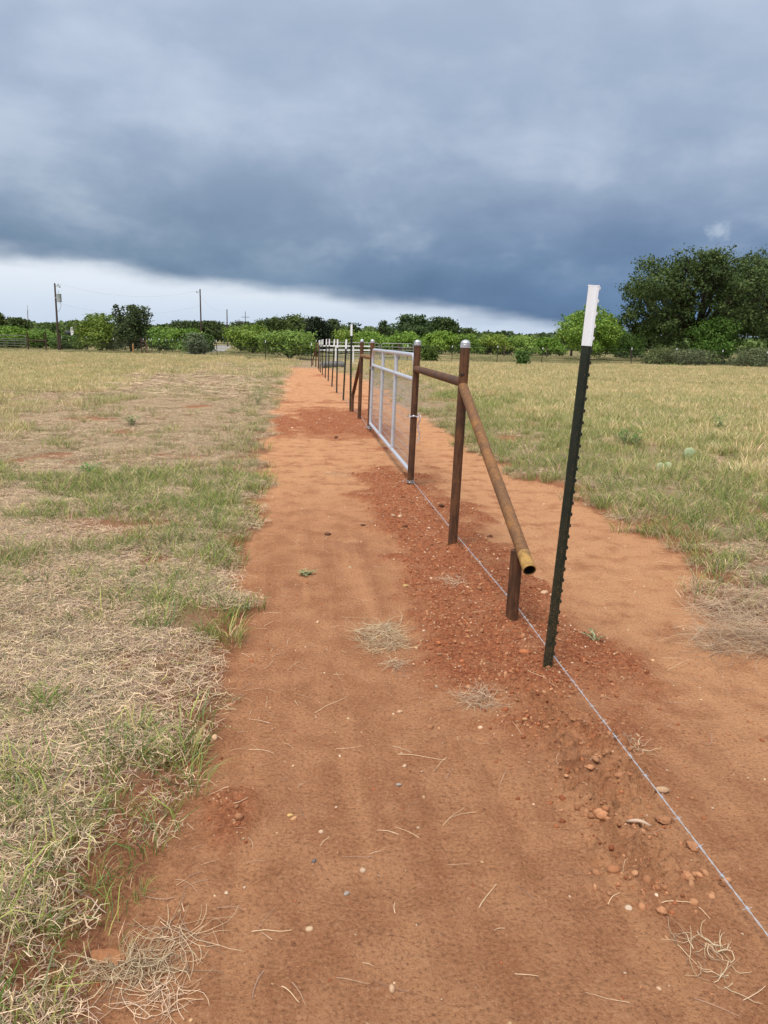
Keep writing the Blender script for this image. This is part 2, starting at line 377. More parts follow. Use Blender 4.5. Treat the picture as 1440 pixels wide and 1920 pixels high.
M_INSUL = mat('grey_steel', m_galv((0.42, 0.46, 0.46), 0.5, 0.2))
M_CABLE = mat('power_cable', lambda t: bsdf(t, (0.16, 0.17, 0.19), 0.6))
M_ROAD = mat('pale_gravel_road', lambda t: bsdf(t, t.mix(t.noise(oc(t), 3, 5), (0.22, 0.215, 0.205), (0.34, 0.33, 0.32)), 0.9))
M_ROOF = mat('dark_shingle_roof', lambda t: bsdf(t, t.mix(t.noise(oc(t), 4, 5), (0.030, 0.032, 0.040), (0.060, 0.062, 0.072)), 0.85))
M_WALL = mat('brown_house_wall', lambda t: bsdf(t, t.mix(t.noise(oc(t), 5, 4), (0.055, 0.038, 0.030), (0.09, 0.065, 0.05)), 0.85))
M_TRIM = mat('white_house_trim', lambda t: bsdf(t, t.mix(t.noise(oc(t), 5, 3), (0.66, 0.66, 0.66), (0.78, 0.78, 0.78)), 0.6))
def m_roll(t):
    o = oc(t); x, y, z = t.xyz(o); f = t.noise(o, 60, 3, 0.7)
    c = t.mix(f, (0.16, 0.16, 0.155), (0.36, 0.36, 0.35)); return bsdf(t, c, 0.6, 0.2, None, 0.3)
M_ROLL = mat('rolled_fence_wire', m_roll)

def leafmat(name, transl=0.30, hv=0.10):
    def fn(t):
        c = t.attr('col', 0); r = t.n('ShaderNodeObjectInfo', out=5)
        k = t.lin(r, 0, 1, 1-hv*1.6, 1+hv*1.6)
        c = t.mix(1.0, c, t.vec(k, t.lin(r, 0, 1, 1-hv, 1+hv), k), 'MULTIPLY')
        d = bsdf(t, c, 0.62, 0, None, 0.22)
        tr = t.n('ShaderNodeBsdfTranslucent', {'Color': c})
        return t.n('ShaderNodeMixShader', {0: transl, 1: d, 2: tr})
    return mat(name, fn)
M_LEAF = leafmat('foliage', 0.28, 0.06)
M_GRASS = leafmat('grass_blades', 0.30, 0.20)
M_STRAW = leafmat('straw', 0.12, 0.08)
M_BARK = mat('bark', lambda t: bsdf(t, t.mix(t.noise(t.vmul(oc(t), (6, 6, 1.5)), 1.0, 5, 0.65), (0.035, 0.026, 0.020), (0.105, 0.082, 0.064)), 0.95))
def m_stone(t):
    c = t.attr('col', 0); r = t.n('ShaderNodeObjectInfo', out=5); n = t.noise(oc(t), 90, 4, 0.65)
    k = t.lin(r, 0, 1, 0.72, 1.22); c = t.mix(1.0, c, t.vec(k, k, k), 'MULTIPLY')
    c = t.mix(t.mul(t.ss(n, 0.45, 0.7), 0.5), c, (0.17, 0.070, 0.036))
    return bsdf(t, c, 0.9, 0, bump(t, n, 0.5, 0.004), 0.2)
M_STONE = mat('stone_and_clod', m_stone)
M_PAD = mat('cactus_skin', lambda t: bsdf(t, t.mix(t.noise(oc(t), 30, 3), (0.30, 0.37, 0.20), (0.45, 0.52, 0.32)), 0.6))

# ------------------------------------------------------------------ ground sheet
def graded(breaks):
    out = []
    for a, b, f in breaks:
        v = a
        while v < b-1e-6: out.append(v); v += f(v)
    out.append(breaks[-1][1]); return np.array(out)
def build_ground():
    ys = graded([(-40, 0, lambda v: 2.0), (0, 1.2, lambda v: 0.10), (1.2, 60, lambda v: max(0.0150, 0.0058*v)), (60, 4000, lambda v: 0.06*v)])
    xp = graded([(0, 1.9, lambda v: 0.018), (1.9, 3.2, lambda v: 0.030), (3.2, 60, lambda v: 0.030+(v-3.2)*0.045), (60, 4000, lambda v: v*0.12)])
    xn = graded([(0, 1.3, lambda v: 0.018), (1.3, 3.2, lambda v: 0.030), (3.2, 60, lambda v: 0.030+(v-3.2)*0.045), (60, 4000, lambda v: v*0.12)])
    xs = np.concatenate([-xn[::-1][:-1], xp])
    X, Y = np.meshgrid(xs, ys); nx, ny = len(xs), len(ys)
    Z = gz(X, Y); d, fr, b, ds = masks(X, Y)
    GRID.update(xs=xs.tolist(), ys=ys.tolist(), Z=Z)
    v = np.stack([X, Y, Z], -1).reshape(-1, 3)
    i = (np.arange(ny-1)[:, None]*nx+np.arange(nx-1)[None, :]).ravel()
    f = np.stack([i, i+1, i+1+nx, i+nx], 1)
    me = mesh_data('ground', v, f, M_GROUND, smooth=True)
    for nm, a in (('rim', sstep(ds, -0.60, -0.10)*sstep(Y, 20, 8)), ('dirt', d), ('fresh', fr), ('bare', b), ('mow', np.clip(sstep(Y, 5.5, 9.0)+sstep(X-FENCE(Y), 0.25, 0.8)*sstep(Y, 1.6, 3.0)*0.95, 0, 1)*(1-fr))):
        at = me.attributes.new(nm, 'FLOAT', 'POINT'); at.data.foreach_set('value', a.astype(np.float32).ravel())
    return tag(link('ground', me), kind='structure')
build_ground()

# pale road bending away between the trees
def build_road():
    pts = [G(372, 662), G(398, 657), G(414, 652), G(421, 648.5), G(425, 645.5), G(428, 643)]
    v = []; f = []
    for i, p in enumerate(pts):
        q = pts[min(i+1, len(pts)-1)]-pts[max(i-1, 0)]; s = Vector((-q.y, q.x, 0)).normalized()*1.5
        for k in (-1, 1):
            w = p+s*k; v.append((w.x, w.y, gh(w.x, w.y)+0.02))
    for i in range(len(pts)-1): f.append((2*i, 2*i+1, 2*i+3, 2*i+2))
    tag(link('road', mesh_data('road', v, f, M_ROAD)), kind='structure')
build_road()

# ------------------------------------------------------------------ pipe bracing, gate, wire
def fp(Y, z=0.0, off=0.0):
    """point on the fence line"""
    x = FENCE(Y)+off; return Vector((x, Y, z + gh(x, Y)))
def at_ground(p): return Vector((p.x, p.y, gh(p.x, p.y)))
def capprof(r):
    return [(0.0, r*1.05), (0.024, r*1.05), (0.026, r*1.00), (0.028, r*1.03)] + [(0.028+math.sin(a)*r*0.85, max(0.0015, r*1.03*math.cos(a))) for a in (0.3, 0.6, 0.9, 1.15, 1.35, 1.5)]
R_P = 0.0365
def up(z): return Vector((0.024*z, 0, z))                # the posts all lean a touch to the right
def pipe_brace(inner, outer, stub, h, label, rail_z=1.245, end_over=0.20, wear=False, small=False, rmat=None):
    """inner, outer: the two posts; stub: the short post that carries the diagonal. Ground points (Vectors)."""
    root = thing('pipe_brace', label, 'fence brace', outer)
    n = 8 if small else 18
    for p in (outer, inner):
        top = p+up(h)
        po = MB().rod(p-up(0.15), top, R_P, n).build('post', M_RUST, root)
        MB().lathe(top-up(0.014), top+up(1), capprof(R_P), n).build('cap', M_CAP, po)
    a = outer+up(rail_z); b = inner+up(rail_z+0.01); d = (b-a).normalized()
    MB().rod(a+d*0.02, b-d*0.02, R_P*0.98, n).build('rail', rmat or M_RUST, root)
    # diagonal: from the outer post just under the rail to past the top of the stub
    out = (stub-outer); out.z = 0; outn = out.normalized()
    st_top = stub+up(0.405)
    s = outer+up(rail_z-0.03)+outn*0.015
    side = Vector((-outn.y, outn.x, 0))
    if side.x < 0: side = -side
    e = st_top+Vector((0, 0, 0.022))+side*0.020
    dr = (e-s).normalized(); e2 = e+dr*end_over; L = (e2-s).length
    if wear:
        MB().lathe(s, e2, [(0, R_P), (L-0.135, R_P)], n, False).build('diagonal_brace', M_OCHRE, root)
        dg = MB().lathe(s, e2, [(L-0.135, R_P*1.003), (L-0.128, R_P*1.05), (L-0.118, R_P*1.003), (L, R_P*1.003), (L, R_P*0.87), (L-0.004, R_P*0.86)], n, False).build('yellowed_pipe_end', M_PAINTY, root)
        MB().lathe(s, e2, [(L-0.003, R_P*0.865), (L-0.13, R_P*0.86), (L-0.131, 0.001)], n, False).build('pipe_bore', M_HOLLOW, dg)
        MB().put([outer+up(rail_z+.06)-Vector((0, 0, rail_z+.06))+Vector((-0.013+math.cos(q)*0.019*(1+.2*math.sin(3*q)), -R_P*1.03, rail_z+0.062+math.sin(q)*0.012)) for q in np.linspace(0, 5.6, 9)] +
                 [outer+up(rail_z+.06)-Vector((0, 0, rail_z+.06))+Vector((-0.013+math.cos(q)*0.010, -R_P*1.10, rail_z+0.062+math.sin(q)*0.006)) for q in np.linspace(0, 5.6, 9)],
                 [(i, (i+1) % 9, 9+(i+1) % 9, 9+i) for i in range(9)] + [tuple(range(9, 18))]).build('weld_mark', M_BURN, root)
    else:
        MB().rod(s, e2, R_P, n).build('diagonal_brace', M_RUST, root)
    MB().rod(stub-up(0.15), st_top, R_P*0.96, n).build('stub_post', M_RUST, root)
    return root
P_STUB, P_POST, P_GATE = at_ground(G(958, 1176)), at_ground(G(848, 1031)), at_ground(G(769, 917))
P_HINGE, P_POST2, P_STUB2 = at_ground(G(692, 812)), at_ground(G(673.5, 790)), at_ground(G(660, 777))
pipe_brace(P_GATE, P_POST, P_STUB, 1.515, 'rusty pipe H-brace on the near side of the gate, with open-ended diagonal', wear=True)
pipe_brace(P_HINGE, P_POST2, P_STUB2, 1.525, 'rusty pipe H-brace on the far side of the gate', rmat=M_OCHRE)
pipe_brace(at_ground(G(597, 691)), at_ground(G(592, 688)), at_ground(G(586.5, 685.5)), 1.52, 'dark pipe end brace far down the fence line', rail_z=1.2, small=True)

def build_gate():
    a = P_GATE+Vector((0, 0, 0)); b = P_HINGE; d = b-a; d.z = 0; span = d.length; d.normalize()
    root = thing('ranch_gate', 'galvanised tube gate with wire mesh hung between the rusty pipe posts', 'gate', a)
    u0, u1 = 0.085, span-0.20
    zb = lambda u: 0.17+(b.z-a.z)*u/span
    P = lambda u, z: a+d*u+up(z)+Vector((0, 0, (b.z-a.z)*u/span))
    zt, zm, z0, rc, r = 1.395, 1.135, 0.135, 0.17, 0.0255
    pts = [P(u0, z0), P(u0, 0.7), P(u0, zt-rc)]
    pts += [P(u0+rc-rc*math.cos(q), zt-rc+rc*math.sin(q)) for q in np.linspace(0.2, math.pi/2, 7)]
    pts += [P(u0+rc+(u1-u0-2*rc)*k/6, zt) for k in range(1, 6)]
    pts += [P(u1-rc+rc*math.sin(q), zt-rc+rc*math.cos(q)) for q in np.linspace(0.0, math.pi/2, 7)]
    pts += [P(u1, 0.7), P(u1, z0)]
    MB().tube(pts, r, 14).build('outer_frame', M_GALV, root)
    us = [u0, u0+(u1-u0)*0.342, u0+(u1-u0)*0.667, u1]
    for i in range(3):
        MB().rod(P(us[i]+0.004, zm), P(us[i+1]-0.004, zm), r, 14).build('middle_rail', M_GALV, root)
        MB().rod(P(us[i]-(0.02 if i == 0 else -0.004), z0), P(us[i+1]+(0.02 if i == 2 else -0.004), z0), r, 14).build('bottom_rail', M_GALV, root)
    for u in us[1:3]: MB().rod(P(u, z0), P(u, zt), r*0.98, 14).build('upright', M_GALV, root)
    w = MB(); off = Vector((-d.y, d.x, 0))*0.004
    n = int((u1-u0)/0.1016)
    for i in range(1, n):
        u = u0+i*(u1-u0)/n; w.rod(P(u, z0)+off, P(u, zm)+off, 0.0017, 5)
    tag(w.build('mesh_uprights', M_GREY, root), kind='stuff'); w = MB()
    for i in range(1, 9):
        z = z0+i*(zm-z0)/9.2; w.rod(P(u0, z)-off*0.2, P(u1, z)-off*0.2, 0.0024, 5)
    tag(w.build('mesh_cross_wires', M_WIRE, root), kind='stuff')
    for u in us:
        for z in (0.42, 0.80): MB().lathe(P(u, z), P(u, z+0.02), [(0, r*1.08), (0.012, r*1.08)], 12).build('mesh_clip', M_WIRE, root)
    for z in (0.06, 1.08):
        h = MB(); q = P(u1, z); pb = P(span, z)
        h.lathe(q-Vector((0, 0, .02)), q+Vector((0, 0, .03)), [(0, r*1.25), (0.05, r*1.25)], 12)
        h.rod(q, pb, 0.011, 8); h.lathe(pb-Vector((0, 0, .012)), pb+Vector((0, 0, .02)), [(0, R_P*1.12), (0.03, R_P*1.12)], 14)
        if z < .5: h.rod(q, P(u1, z0), 0.018, 8)
        h.build('hinge', M_GREY, root)
    # chain looped round the latch post, tail hanging on the far side
    c = a+up(0.75); ch = MB(); path = []
    for i in range(17):
        q = 2*math.pi*i/17; path.append(c+Vector((math.cos(q)*(R_P+0.010), math.sin(q)*(R_P+0.010), 0.006*math.sin(q*3))))
    rt = Vector((R_P+0.022, 0.004, 0))
    tail = [c+rt+Vector((0.010*math.sin(k*.9), 0.006*math.cos(k*1.3), 0.025-0.026*k)) for k in range(13)]
    def lk(p0, p1, tw):
        dd = (p1-p0); m = (p0+p1)/2; t = dd.normalized(); L = dd.length*0.78
        u = t.orthogonal().normalized(); u = Matrix.Rotation(tw, 3, t) @ u
        ch.tube([m+t*math.cos(q)*L+u*math.sin(q)*0.0085 for q in np.linspace(0, 2*math.pi, 9)[:-1]], 0.0028, 5, True)
    for i in range(17): lk(path[i], path[(i+1) % 17], (i % 2)*1.57)
    for i in range(12): lk(tail[i], tail[i+1], (i % 2)*1.57)
    ob = ch.build('gate_chain', M_GALV, None, loc=c)
    tag(ob, 'galvanised chain looped round the near gate post with its tail hanging', 'chain')
build_gate()

def barbed_wire(pts, name_label, knot=None, bstep=0.127, seed=1):
    """two strands twisted together along a polyline, with barbs"""
    rg = random.Random(seed); L = 0; fine = []
    for i in range(len(pts)-1):
        a, b = pts[i], pts[i+1]; n = max(2, int((b-a).length/0.012))
        for k in range(n):
            p = a+(b-a)*(k/n); fine.append((p, L+(b-a).length*k/n))
        L += (b-a).length
    v = MB(); s1 = []; s2 = []
    d = (pts[-1]-pts[0]).normalized(); u = d.orthogonal().normalized(); w = d.cross(u)
    for p, l in fine:
        q = l*2*math.pi/0.10; o = (u*math.cos(q)+w*math.sin(q))*0.0016
        s1.append(p+o); s2.append(p-o)
    v.tube(s1, 0.0013, 5); v.tube(s2, 0.0013, 5)
    root = thing('barbed_wire', name_label, 'wire', pts[0])
    v.build('twisted_strands', M_WIRE, root)
    bb = MB(); l0 = 0.05
    for p, l in fine:
        if l >= l0 and l < 14:
            l0 += bstep*rg.uniform(0.9, 1.1); q0 = rg.uniform(0, 6.28)
            for k in range(2):
                q = q0+k*1.4; o = u*math.cos(q)+w*math.sin(q)
                bb.rod(p-o*0.013-d*0.003+d*0.004*k, p+o*0.013+d*0.003+d*0.004*k, 0.0010, 4)
            bb.lathe(p-d*0.006, p+d*0.01, [(0, 0.0041), (0.012, 0.0041)], 6)
    tag(bb.build('barbs', M_WIRE, root), kind='stuff')
    if knot is not None:
        kb = MB(); c = knot
        for t in range(3):
            kb.tube([c+Vector((math.cos(q)*(R_P+.004), math.sin(q)*(R_P+.004), 0.012*t+.005*math.sin(q*2+t))) for q in np.linspace(0, 6.28, 15)[:-1]], 0.002, 5, True)
        kb.tube([c+Vector((R_P*.6, -R_P*.9, .0)), c+Vector((-.05, -.07, .03)), c+Vector((-.09, -.06, .015)), c+Vector((-.06, -.02, .045))], 0.0017, 5)
        kb.build('tie_loop', M_WIRE, root)
    return root
g = lambda p, dz, dx=0.0: Vector((p.x+dx, p.y, gh(p.x+dx, p.y)+dz))
P_TP = at_ground(G(1031, 1264))
w0 = G(1440, 1784); dirw = (P_TP-w0).normalized(); back = w0-dirw*2.2
barbed_wire([g(back, .05), g(w0, .042), g(P_TP, .040, .026), g(P_STUB, .060, R_P+.004), g(P_POST, .055, R_P+.004), g(P_GATE, .035, R_P*.8)],
            'shiny barbed wire stretched low along the near fence line to the gate post', knot=g(P_GATE, .02))
TP_PX = [(658, 773.5, 660.5, 608), (644.6, 751, 650.5, 636), (632, 736.5, 634, 640), (623, 726, 628, 641), (616, 716, 618.5, 640.5), (610.3, 710, 612.8, 643),
         (605, 703.5, 606, 641.5), (601.5, 698.5, 602.8, 643), (598.7, 695, 599.5, 644)]
P_T = [at_ground(G(q[0], q[1])) for q in TP_PX]
barbed_wire([g(P_HINGE, .04, -R_P*.8), g(P_POST2, .05, R_P+.004), g(P_STUB2, .05, R_P+.004)] + [g(p, .05, .03) for p in P_T[:8]],
            'thin barbed wire running low along the far posts beyond the gate', knot=g(P_HINGE, .03), seed=4)

# ------------------------------------------------------------------ T-posts
def tpost_meshes(h, tip, detail=True):
    """local: flange faces +X and carries the studs, web points to -X"""
    def sect(z0, z1, k=1.0):
        prof = [(0.0045, -.0175), (0.0045, .0175), (-0.001, .0175), (-0.0022, .0042), (-.030, .0028), (-.0375, .0020), (-.0375, -.0020), (-.030, -.0028), (-0.0022, -.0042), (-0.001, -.0175)]
        n = len(prof); v = [Vector((x*k, y*k, z)) for z in (z0, z1) for x, y in prof]
        f = [(i, (i+1) % n, n+(i+1) % n, n+i) for i in range(n)]
        return v, f + [tuple(range(n-1, -1, -1)), tuple(range(n, 2*n))]
    out = []
    for name, z0, z1, m, k in (('shaft', -0.12, h-tip, M_TPOST, 1.0), ('white_tip', h-tip, h, M_WTIP, 1.03)):
        b = MB(); b.put(*sect(z0, z1, k))
        if name == 'white_tip' and detail:
            b.put(*sect(h-0.006, h+0.0012, 1.10))
        out.append((name, b, m))
    for name, lo, hi, m in (('studs', 0.03, h-tip-.01, M_TPOST), ('tip_studs', h-tip+.01, h+.01, M_WTIP)):
        b = MB(); z = h-0.012
        while z > 0.02:
            if lo <= z < hi:
                pr = [(0.004, -.012), (0.0125, -.009), (0.0145, 0.0), (0.0125, .009), (0.004, .012)]
                for s in (-1, 1):
                    v = []
                    for dz, sc in ((-.008, .75), (-.003, 1.0), (.003, 1.0), (.008, .75)):
                        v += [Vector((x if x < .005 else .004+(x-.004)*sc, y*0.55+s*0.0068, z+dz)) for x, y in pr]
                    f = [(r*5+i, r*5+i+1, r*5+6+i, r*5+5+i) for r in range(3) for i in range(4)] + [(4, 3, 2, 1, 0), (15, 16, 17, 18, 19)]
                    b.put(v, f)
            z -= 0.054
        out.append((name, b, m))
    return out
def place_tpost(meshes, base, top_px, label, group=None, rz=0.0, h=1.7):
    """lean comes from where the top shows, at the post's own distance"""
    top = atY(top_px[0], top_px[1], base.y); dx = top.x-base.x
    root = thing('fence_post', label, 'fence post', base, group)
    root.rotation_euler = Euler((0, math.atan2(dx, h), rz), 'XYZ')
    for nm, me in meshes:
        o = link(nm, me, root)
        if 'studs' in nm: o['kind'] = 'stuff'
    return root
def mk(parts):
    r = []
    for nm, b, m in parts:
        me = mesh_data(nm, b.v, b.f, m); r.append((nm, me))
    return r
top = atY(1125, 536, P_TP.y); H0 = (top-P_TP).length
near_post = mk(tpost_meshes(H0, 0.262))
place_tpost(near_post, P_TP, (1120, 536), 'tall dark T-post with white tip in the right foreground', h=H0)
grp = 'T-posts in line beyond the gate'
ordn = ['first and tallest', 'second', 'third', 'fourth', 'fifth', 'sixth', 'seventh', 'eighth', 'ninth']
shared = mk(tpost_meshes(1.62, 0.245, False)); tall = mk(tpost_meshes((atY(660.5, 608, P_T[0].y)-P_T[0]).length, 0.25, False))
for i, q in enumerate(TP_PX):
    hh = 1.62 if i else (atY(660.5, 608, P_T[0].y)-P_T[0]).length
    place_tpost(tall if i == 0 else shared, P_T[i], (q[2], q[3]), 'dark T-post with white tip, %s in line beyond the far pipe brace' % ordn[i], grp, 0.15*math.sin(i*2.1), hh)

# ------------------------------------------------------------------ far fences
def wire_fence(label, corners, heights, spacing, rows, name='wire_fence', mesh_step=0.9, post_r=0.028, jitter=0.1, wire_r=0.004, tip=0.16, seed=0, kinds=None):
    rg = random.Random(seed)
    base = at_ground(corners[0]); root = thing(name, label, 'fence', base)
    posts = []
    for a, b in zip(corners[:-1], corners[1:]):
        n = max(1, round((b-a).length/spacing))
        for i in range(n): posts.append(a+(b-a)*(i/n))
    posts.append(corners[-1]); tops = []
    for i, p in enumerate(posts):
        p = at_ground(p); h = heights*rg.uniform(1-jitter*.4, 1+jitter*.4); q = p+Vector((rg.uniform(-.06, .06), rg.uniform(-.03, .03), h)); tops.append((p, q))
        kd = kinds(i) if kinds else 't'
        if kd == 'w':
            MB().rod(p-Vector((0, 0, .1)), q, post_r*2.2, 7).build('post', M_WOODPOLE, root)
        else:
            po = MB().rod(p-Vector((0, 0, .1)), p+(q-p)*(1-tip/h), post_r, 6).build('post', M_TPOST, root)
            MB().rod(p+(q-p)*(1-tip/h), q, post_r*1.08, 6).build('white_tip', M_WTIP, po)
    w = MB()
    for (p, q), (p2, q2) in zip(tops[:-1], tops[1:]):
        for z in rows: w.rod(p+(q-p)*(z/heights), p2+(q2-p2)*(z/heights), wire_r, 4)
        L = (p2-p).length; n = int(L/mesh_step)
        for k in range(1, n): w.rod(p+(p2-p)*(k/n)+Vector((0, 0, .03)), p+(p2-p)*(k/n)+Vector((0, 0, rows[-2] if len(rows) > 2 else rows[-1])), wire_r*0.7, 4)
    tag(w.build('wire_mesh', M_OLDWIRE, root), kind='stuff'); return root
ROWS = [0.05, 0.20, 0.36, 0.52, 0.68, 0.84, 1.0, 1.28]
def gy(px, Y): q = atY(px, 650, Y); return Vector((q.x, Y, 0))
wire_fence('woven wire fence across the field on the right with white-tipped T-posts', [gy(764, 63), gy(1440, 63), gy(1620, 63)], 1.42, 3.55, ROWS, seed=1, wire_r=0.0055)
wire_fence('older wire fence behind the right field in front of the trees', [gy(700, 92), gy(1640, 98)], 1.25, 5.2, [0.2, .45, .7, .95, 1.15], seed=2, kinds=lambda i: 'w', post_r=0.035, wire_r=0.006, mesh_step=99)
wire_fence('woven wire fence on the left between utility pole and corner brace', [gy(117, 84), gy(268, 73)], 1.45, 6.5, ROWS, seed=3, wire_r=0.0055)
wire_fence('woven wire fence from the corner brace towards the pens', [gy(281, 70.5), gy(407, 65), gy(497, 57), gy(584, 48)], 1.45, 9.5, ROWS, seed=4, wire_r=0.005)
wire_fence('row of closely spaced posts of a fence receding by the road', [gy(284, 72.5), gy(345, 88), gy(402, 112)], 1.42, 3.2, [0.3, .6, .9, 1.2], seed=5, wire_r=0.006, mesh_step=99)

def corner_brace():
    a, b, c = [at_ground(gy(x, Y)) for x, Y in ((265.5, 73), (273.5, 72), (279.5, 71.2))]
    root = thing('corner_brace', 'dark pipe corner brace with slanting leg at the left fence', 'fence brace', b)
    for p, h in ((a, 1.5), (b, 1.5)):
        MB().rod(p-Vector((0, 0, .1)), p+Vector((0, 0, h)), .06, 8).build('post', M_DPIPE, root)
    MB().rod(a+Vector((0, 0, 1.15)), b+Vector((0, 0, 1.1)), .05, 8).build('rail', M_DPIPE, root)
    MB().rod(b+Vector((0, 0, 1.15)), c-Vector((0, 0, .05)), .05, 8).build('diagonal_brace', M_DPIPE, root)
corner_brace()
def stake():
    p = at_ground(gy(249.5, 71.0)); b = MB(); b.lathe(p-Vector((0, 0, .1)), p+Vector((0, 0, 1)), [(0, .075), (.9, .07), (1.02, .062), (1.06, .03)], 8)
    tag(b.build('wooden_stake', M_STAKE, None, loc=p), 'short orange-brown wooden stake in front of the dark spiky tree', 'stake')
stake()

def left_gate():
    p1, p2 = at_ground(gy(-30, 88)), at_ground(gy(51, 85.5)); d = (p2-p1); d.z = 0; L = d.length; d.normalize()
    root = thing('tube_gate', 'grey tube gate at the far left edge', 'gate', p2)
    P = lambda u, z: p2-d*u+Vector((0, 0, z)); r = .035
    b = MB(); rc = .3
    b.tube([P(.12, .35), P(.12, 1.45-rc)]+[P(.12+rc-rc*math.cos(q), 1.45-rc+rc*math.sin(q)) for q in np.linspace(.2, 1.57, 6)]+[P(L-.1, 1.45), P(L, 1.45)], r, 8)
    b.build('frame', M_OLDWIRE, root)
    for z in (.36, .62, .88, 1.08): MB().rod(P(.12, z), P(L, z), r*.9, 8).build('rail', M_OLDWIRE, root)
    for u in (1.8, 3.4): MB().rod(P(u, .36), P(u, 1.45), r*.8, 8).build('upright', M_OLDWIRE, root)
    q1, q2 = at_ground(gy(53, 85.4)), at_ground(gy(86.5, 84.6))
    root = thing('pipe_brace', 'dark pipe H-brace beside the far left gate', 'fence brace', q1)
    for p in (q1, q2): MB().rod(p-Vector((0, 0, .1)), p+Vector((0, 0, 1.75)), .085, 8).build('post', M_DPIPE, root)
    MB().rod(q1+Vector((0, 0, .98)), q2+Vector((0, 0, .93)), .07, 8).build('rail', M_DPIPE, root)
    q3 = at_ground(gy(113.5, 84)); b = MB().rod(q3-Vector((0, 0, .1)), q3+Vector((0, 0, 1.6)), .085, 8)
    tag(b.build('pipe_post', M_DPIPE, None, loc=q3), 'reddish brown pipe post right beside the leaning utility pole', 'post')
    MBr = [0.25, .5, .75, 1.0]
    wr = MB()
    for z in MBr: wr.rod(q1+Vector((0, 0, z)), q2+Vector((0, 0, z)), .006, 4)
    tag(wr.build('wires', M_OLDWIRE, root), kind='stuff')
left_gate()

def pens():
    a, b = at_ground(gy(596.5, 53)), at_ground(gy(697, 53.6))
    root = thing('white_pipe_fence', 'white pipe rail fence behind the line of T-posts', 'fence', a)
    d = (b-a)
    for z in (1.21, 0.94, 0.07): MB().rod(a+Vector((0, 0, z)), b+Vector((0, 0, z)), .042, 8).build('rail', M_WPIPE, root)
    for t in (0.02, 0.33, 0.655, 0.985): MB().rod(a+d*t-Vector((0, 0, .1)), a+d*t+Vector((0, 0, 1.24)), .05, 8).build('post', M_WPIPE, root)
    groups = [(612, 650, 61), (652, 712, 61.5), (714, 776, 62)]
    words = ['behind the wire roll', 'behind the far brace posts', 'seen through the upper gate']
    for (x0, x1, Y), wd in zip(groups, words):
        a, b = at_ground(gy(x0, Y)), at_ground(gy(x1, Y)); d = (b-a)
        root = thing('livestock_panel', 'grey tube livestock panel %s' % wd, 'panel', a, 'livestock panels of the pen')
        rc = .18; dn = d.normalized(); L = d.length
        MB().tube([a+dn*.03+Vector((0, 0, -.02)), a+dn*.03+Vector((0, 0, 1.45-rc)), a+dn*(.03+rc*.3)+Vector((0, 0, 1.45-rc*.3)), a+dn*(.03+rc)+Vector((0, 0, 1.45)),
                   b-dn*(.03+rc)+Vector((0, 0, 1.45)), b-dn*(.03+rc*.3)+Vector((0, 0, 1.45-rc*.3)), b-dn*.03+Vector((0, 0, 1.45-rc)), b-dn*.03+Vector((0, 0, -.02))], .026, 7).build('frame', M_GREY, root)
        for z in (.25, .48, .71, .94, 1.18): MB().rod(a+dn*.03+Vector((0, 0, z)), b-dn*.03+Vector((0, 0, z)), .02, 6).build('rail', M_GREY, root)
        for t in (.35, .67): MB().rod(a+d*t+Vector((0, 0, .25)), a+d*t+Vector((0, 0, 1.45)), .018, 6).build('upright', M_GREY, root)
    a, b = at_ground(gy(748, 66)), at_ground(gy(779, 66)); root = thing('hitching_rail', 'dark brown pipe rail on two posts right above the gate', 'rail', a)
    MB().rod(a+Vector((-.05, 0, 1.05)), b+Vector((.5, 0, 1.03)), .06, 8).build('rail', M_DPIPE, root)
    for p in (a, b): MB().rod(p-Vector((0, 0, .1)), p+Vector((0, 0, 1.55 if p is a else 1.05)), .065, 8).build('post', M_DPIPE, root)
    # roll of fence wire
    a, b = gy(604.5, 46.2), gy(643.5, 46.8); z0 = gh(a.x, a.y); r = .20
    ctr = at_ground((a+b)/2); root = thing('wire_roll', 'grey roll of fence wire lying behind the T-posts', 'wire roll', ctr)
    a.z = b.z = z0+r*.97; ax = (b-a).normalized(); L = (b-a).length
    MB().lathe(a, b, [(0, r*.35), (0, r*.96), (.03, r), (L-.03, r), (L, r*.96), (L, r*.35)], 28, False).build('coil', M_ROLL, root)
    k = MB(); u = ax.orthogonal().normalized(); w = ax.cross(u)
    for i in range(11):
        c = a+ax*(L*(i+.5)/11); k.tube([c+(u*math.cos(q)+w*math.sin(q))*(r+.004) for q in np.linspace(0, 6.283, 29)[:-1]], .006, 4, True)
    for i in range(30):
        q = i/30*6.283; o = (u*math.cos(q)+w*math.sin(q))*(r+.003); k.rod(a+o, b+o, .004, 4)
    tag(k.build('outer_wires', M_OLDWIRE, root), kind='stuff')
pens()

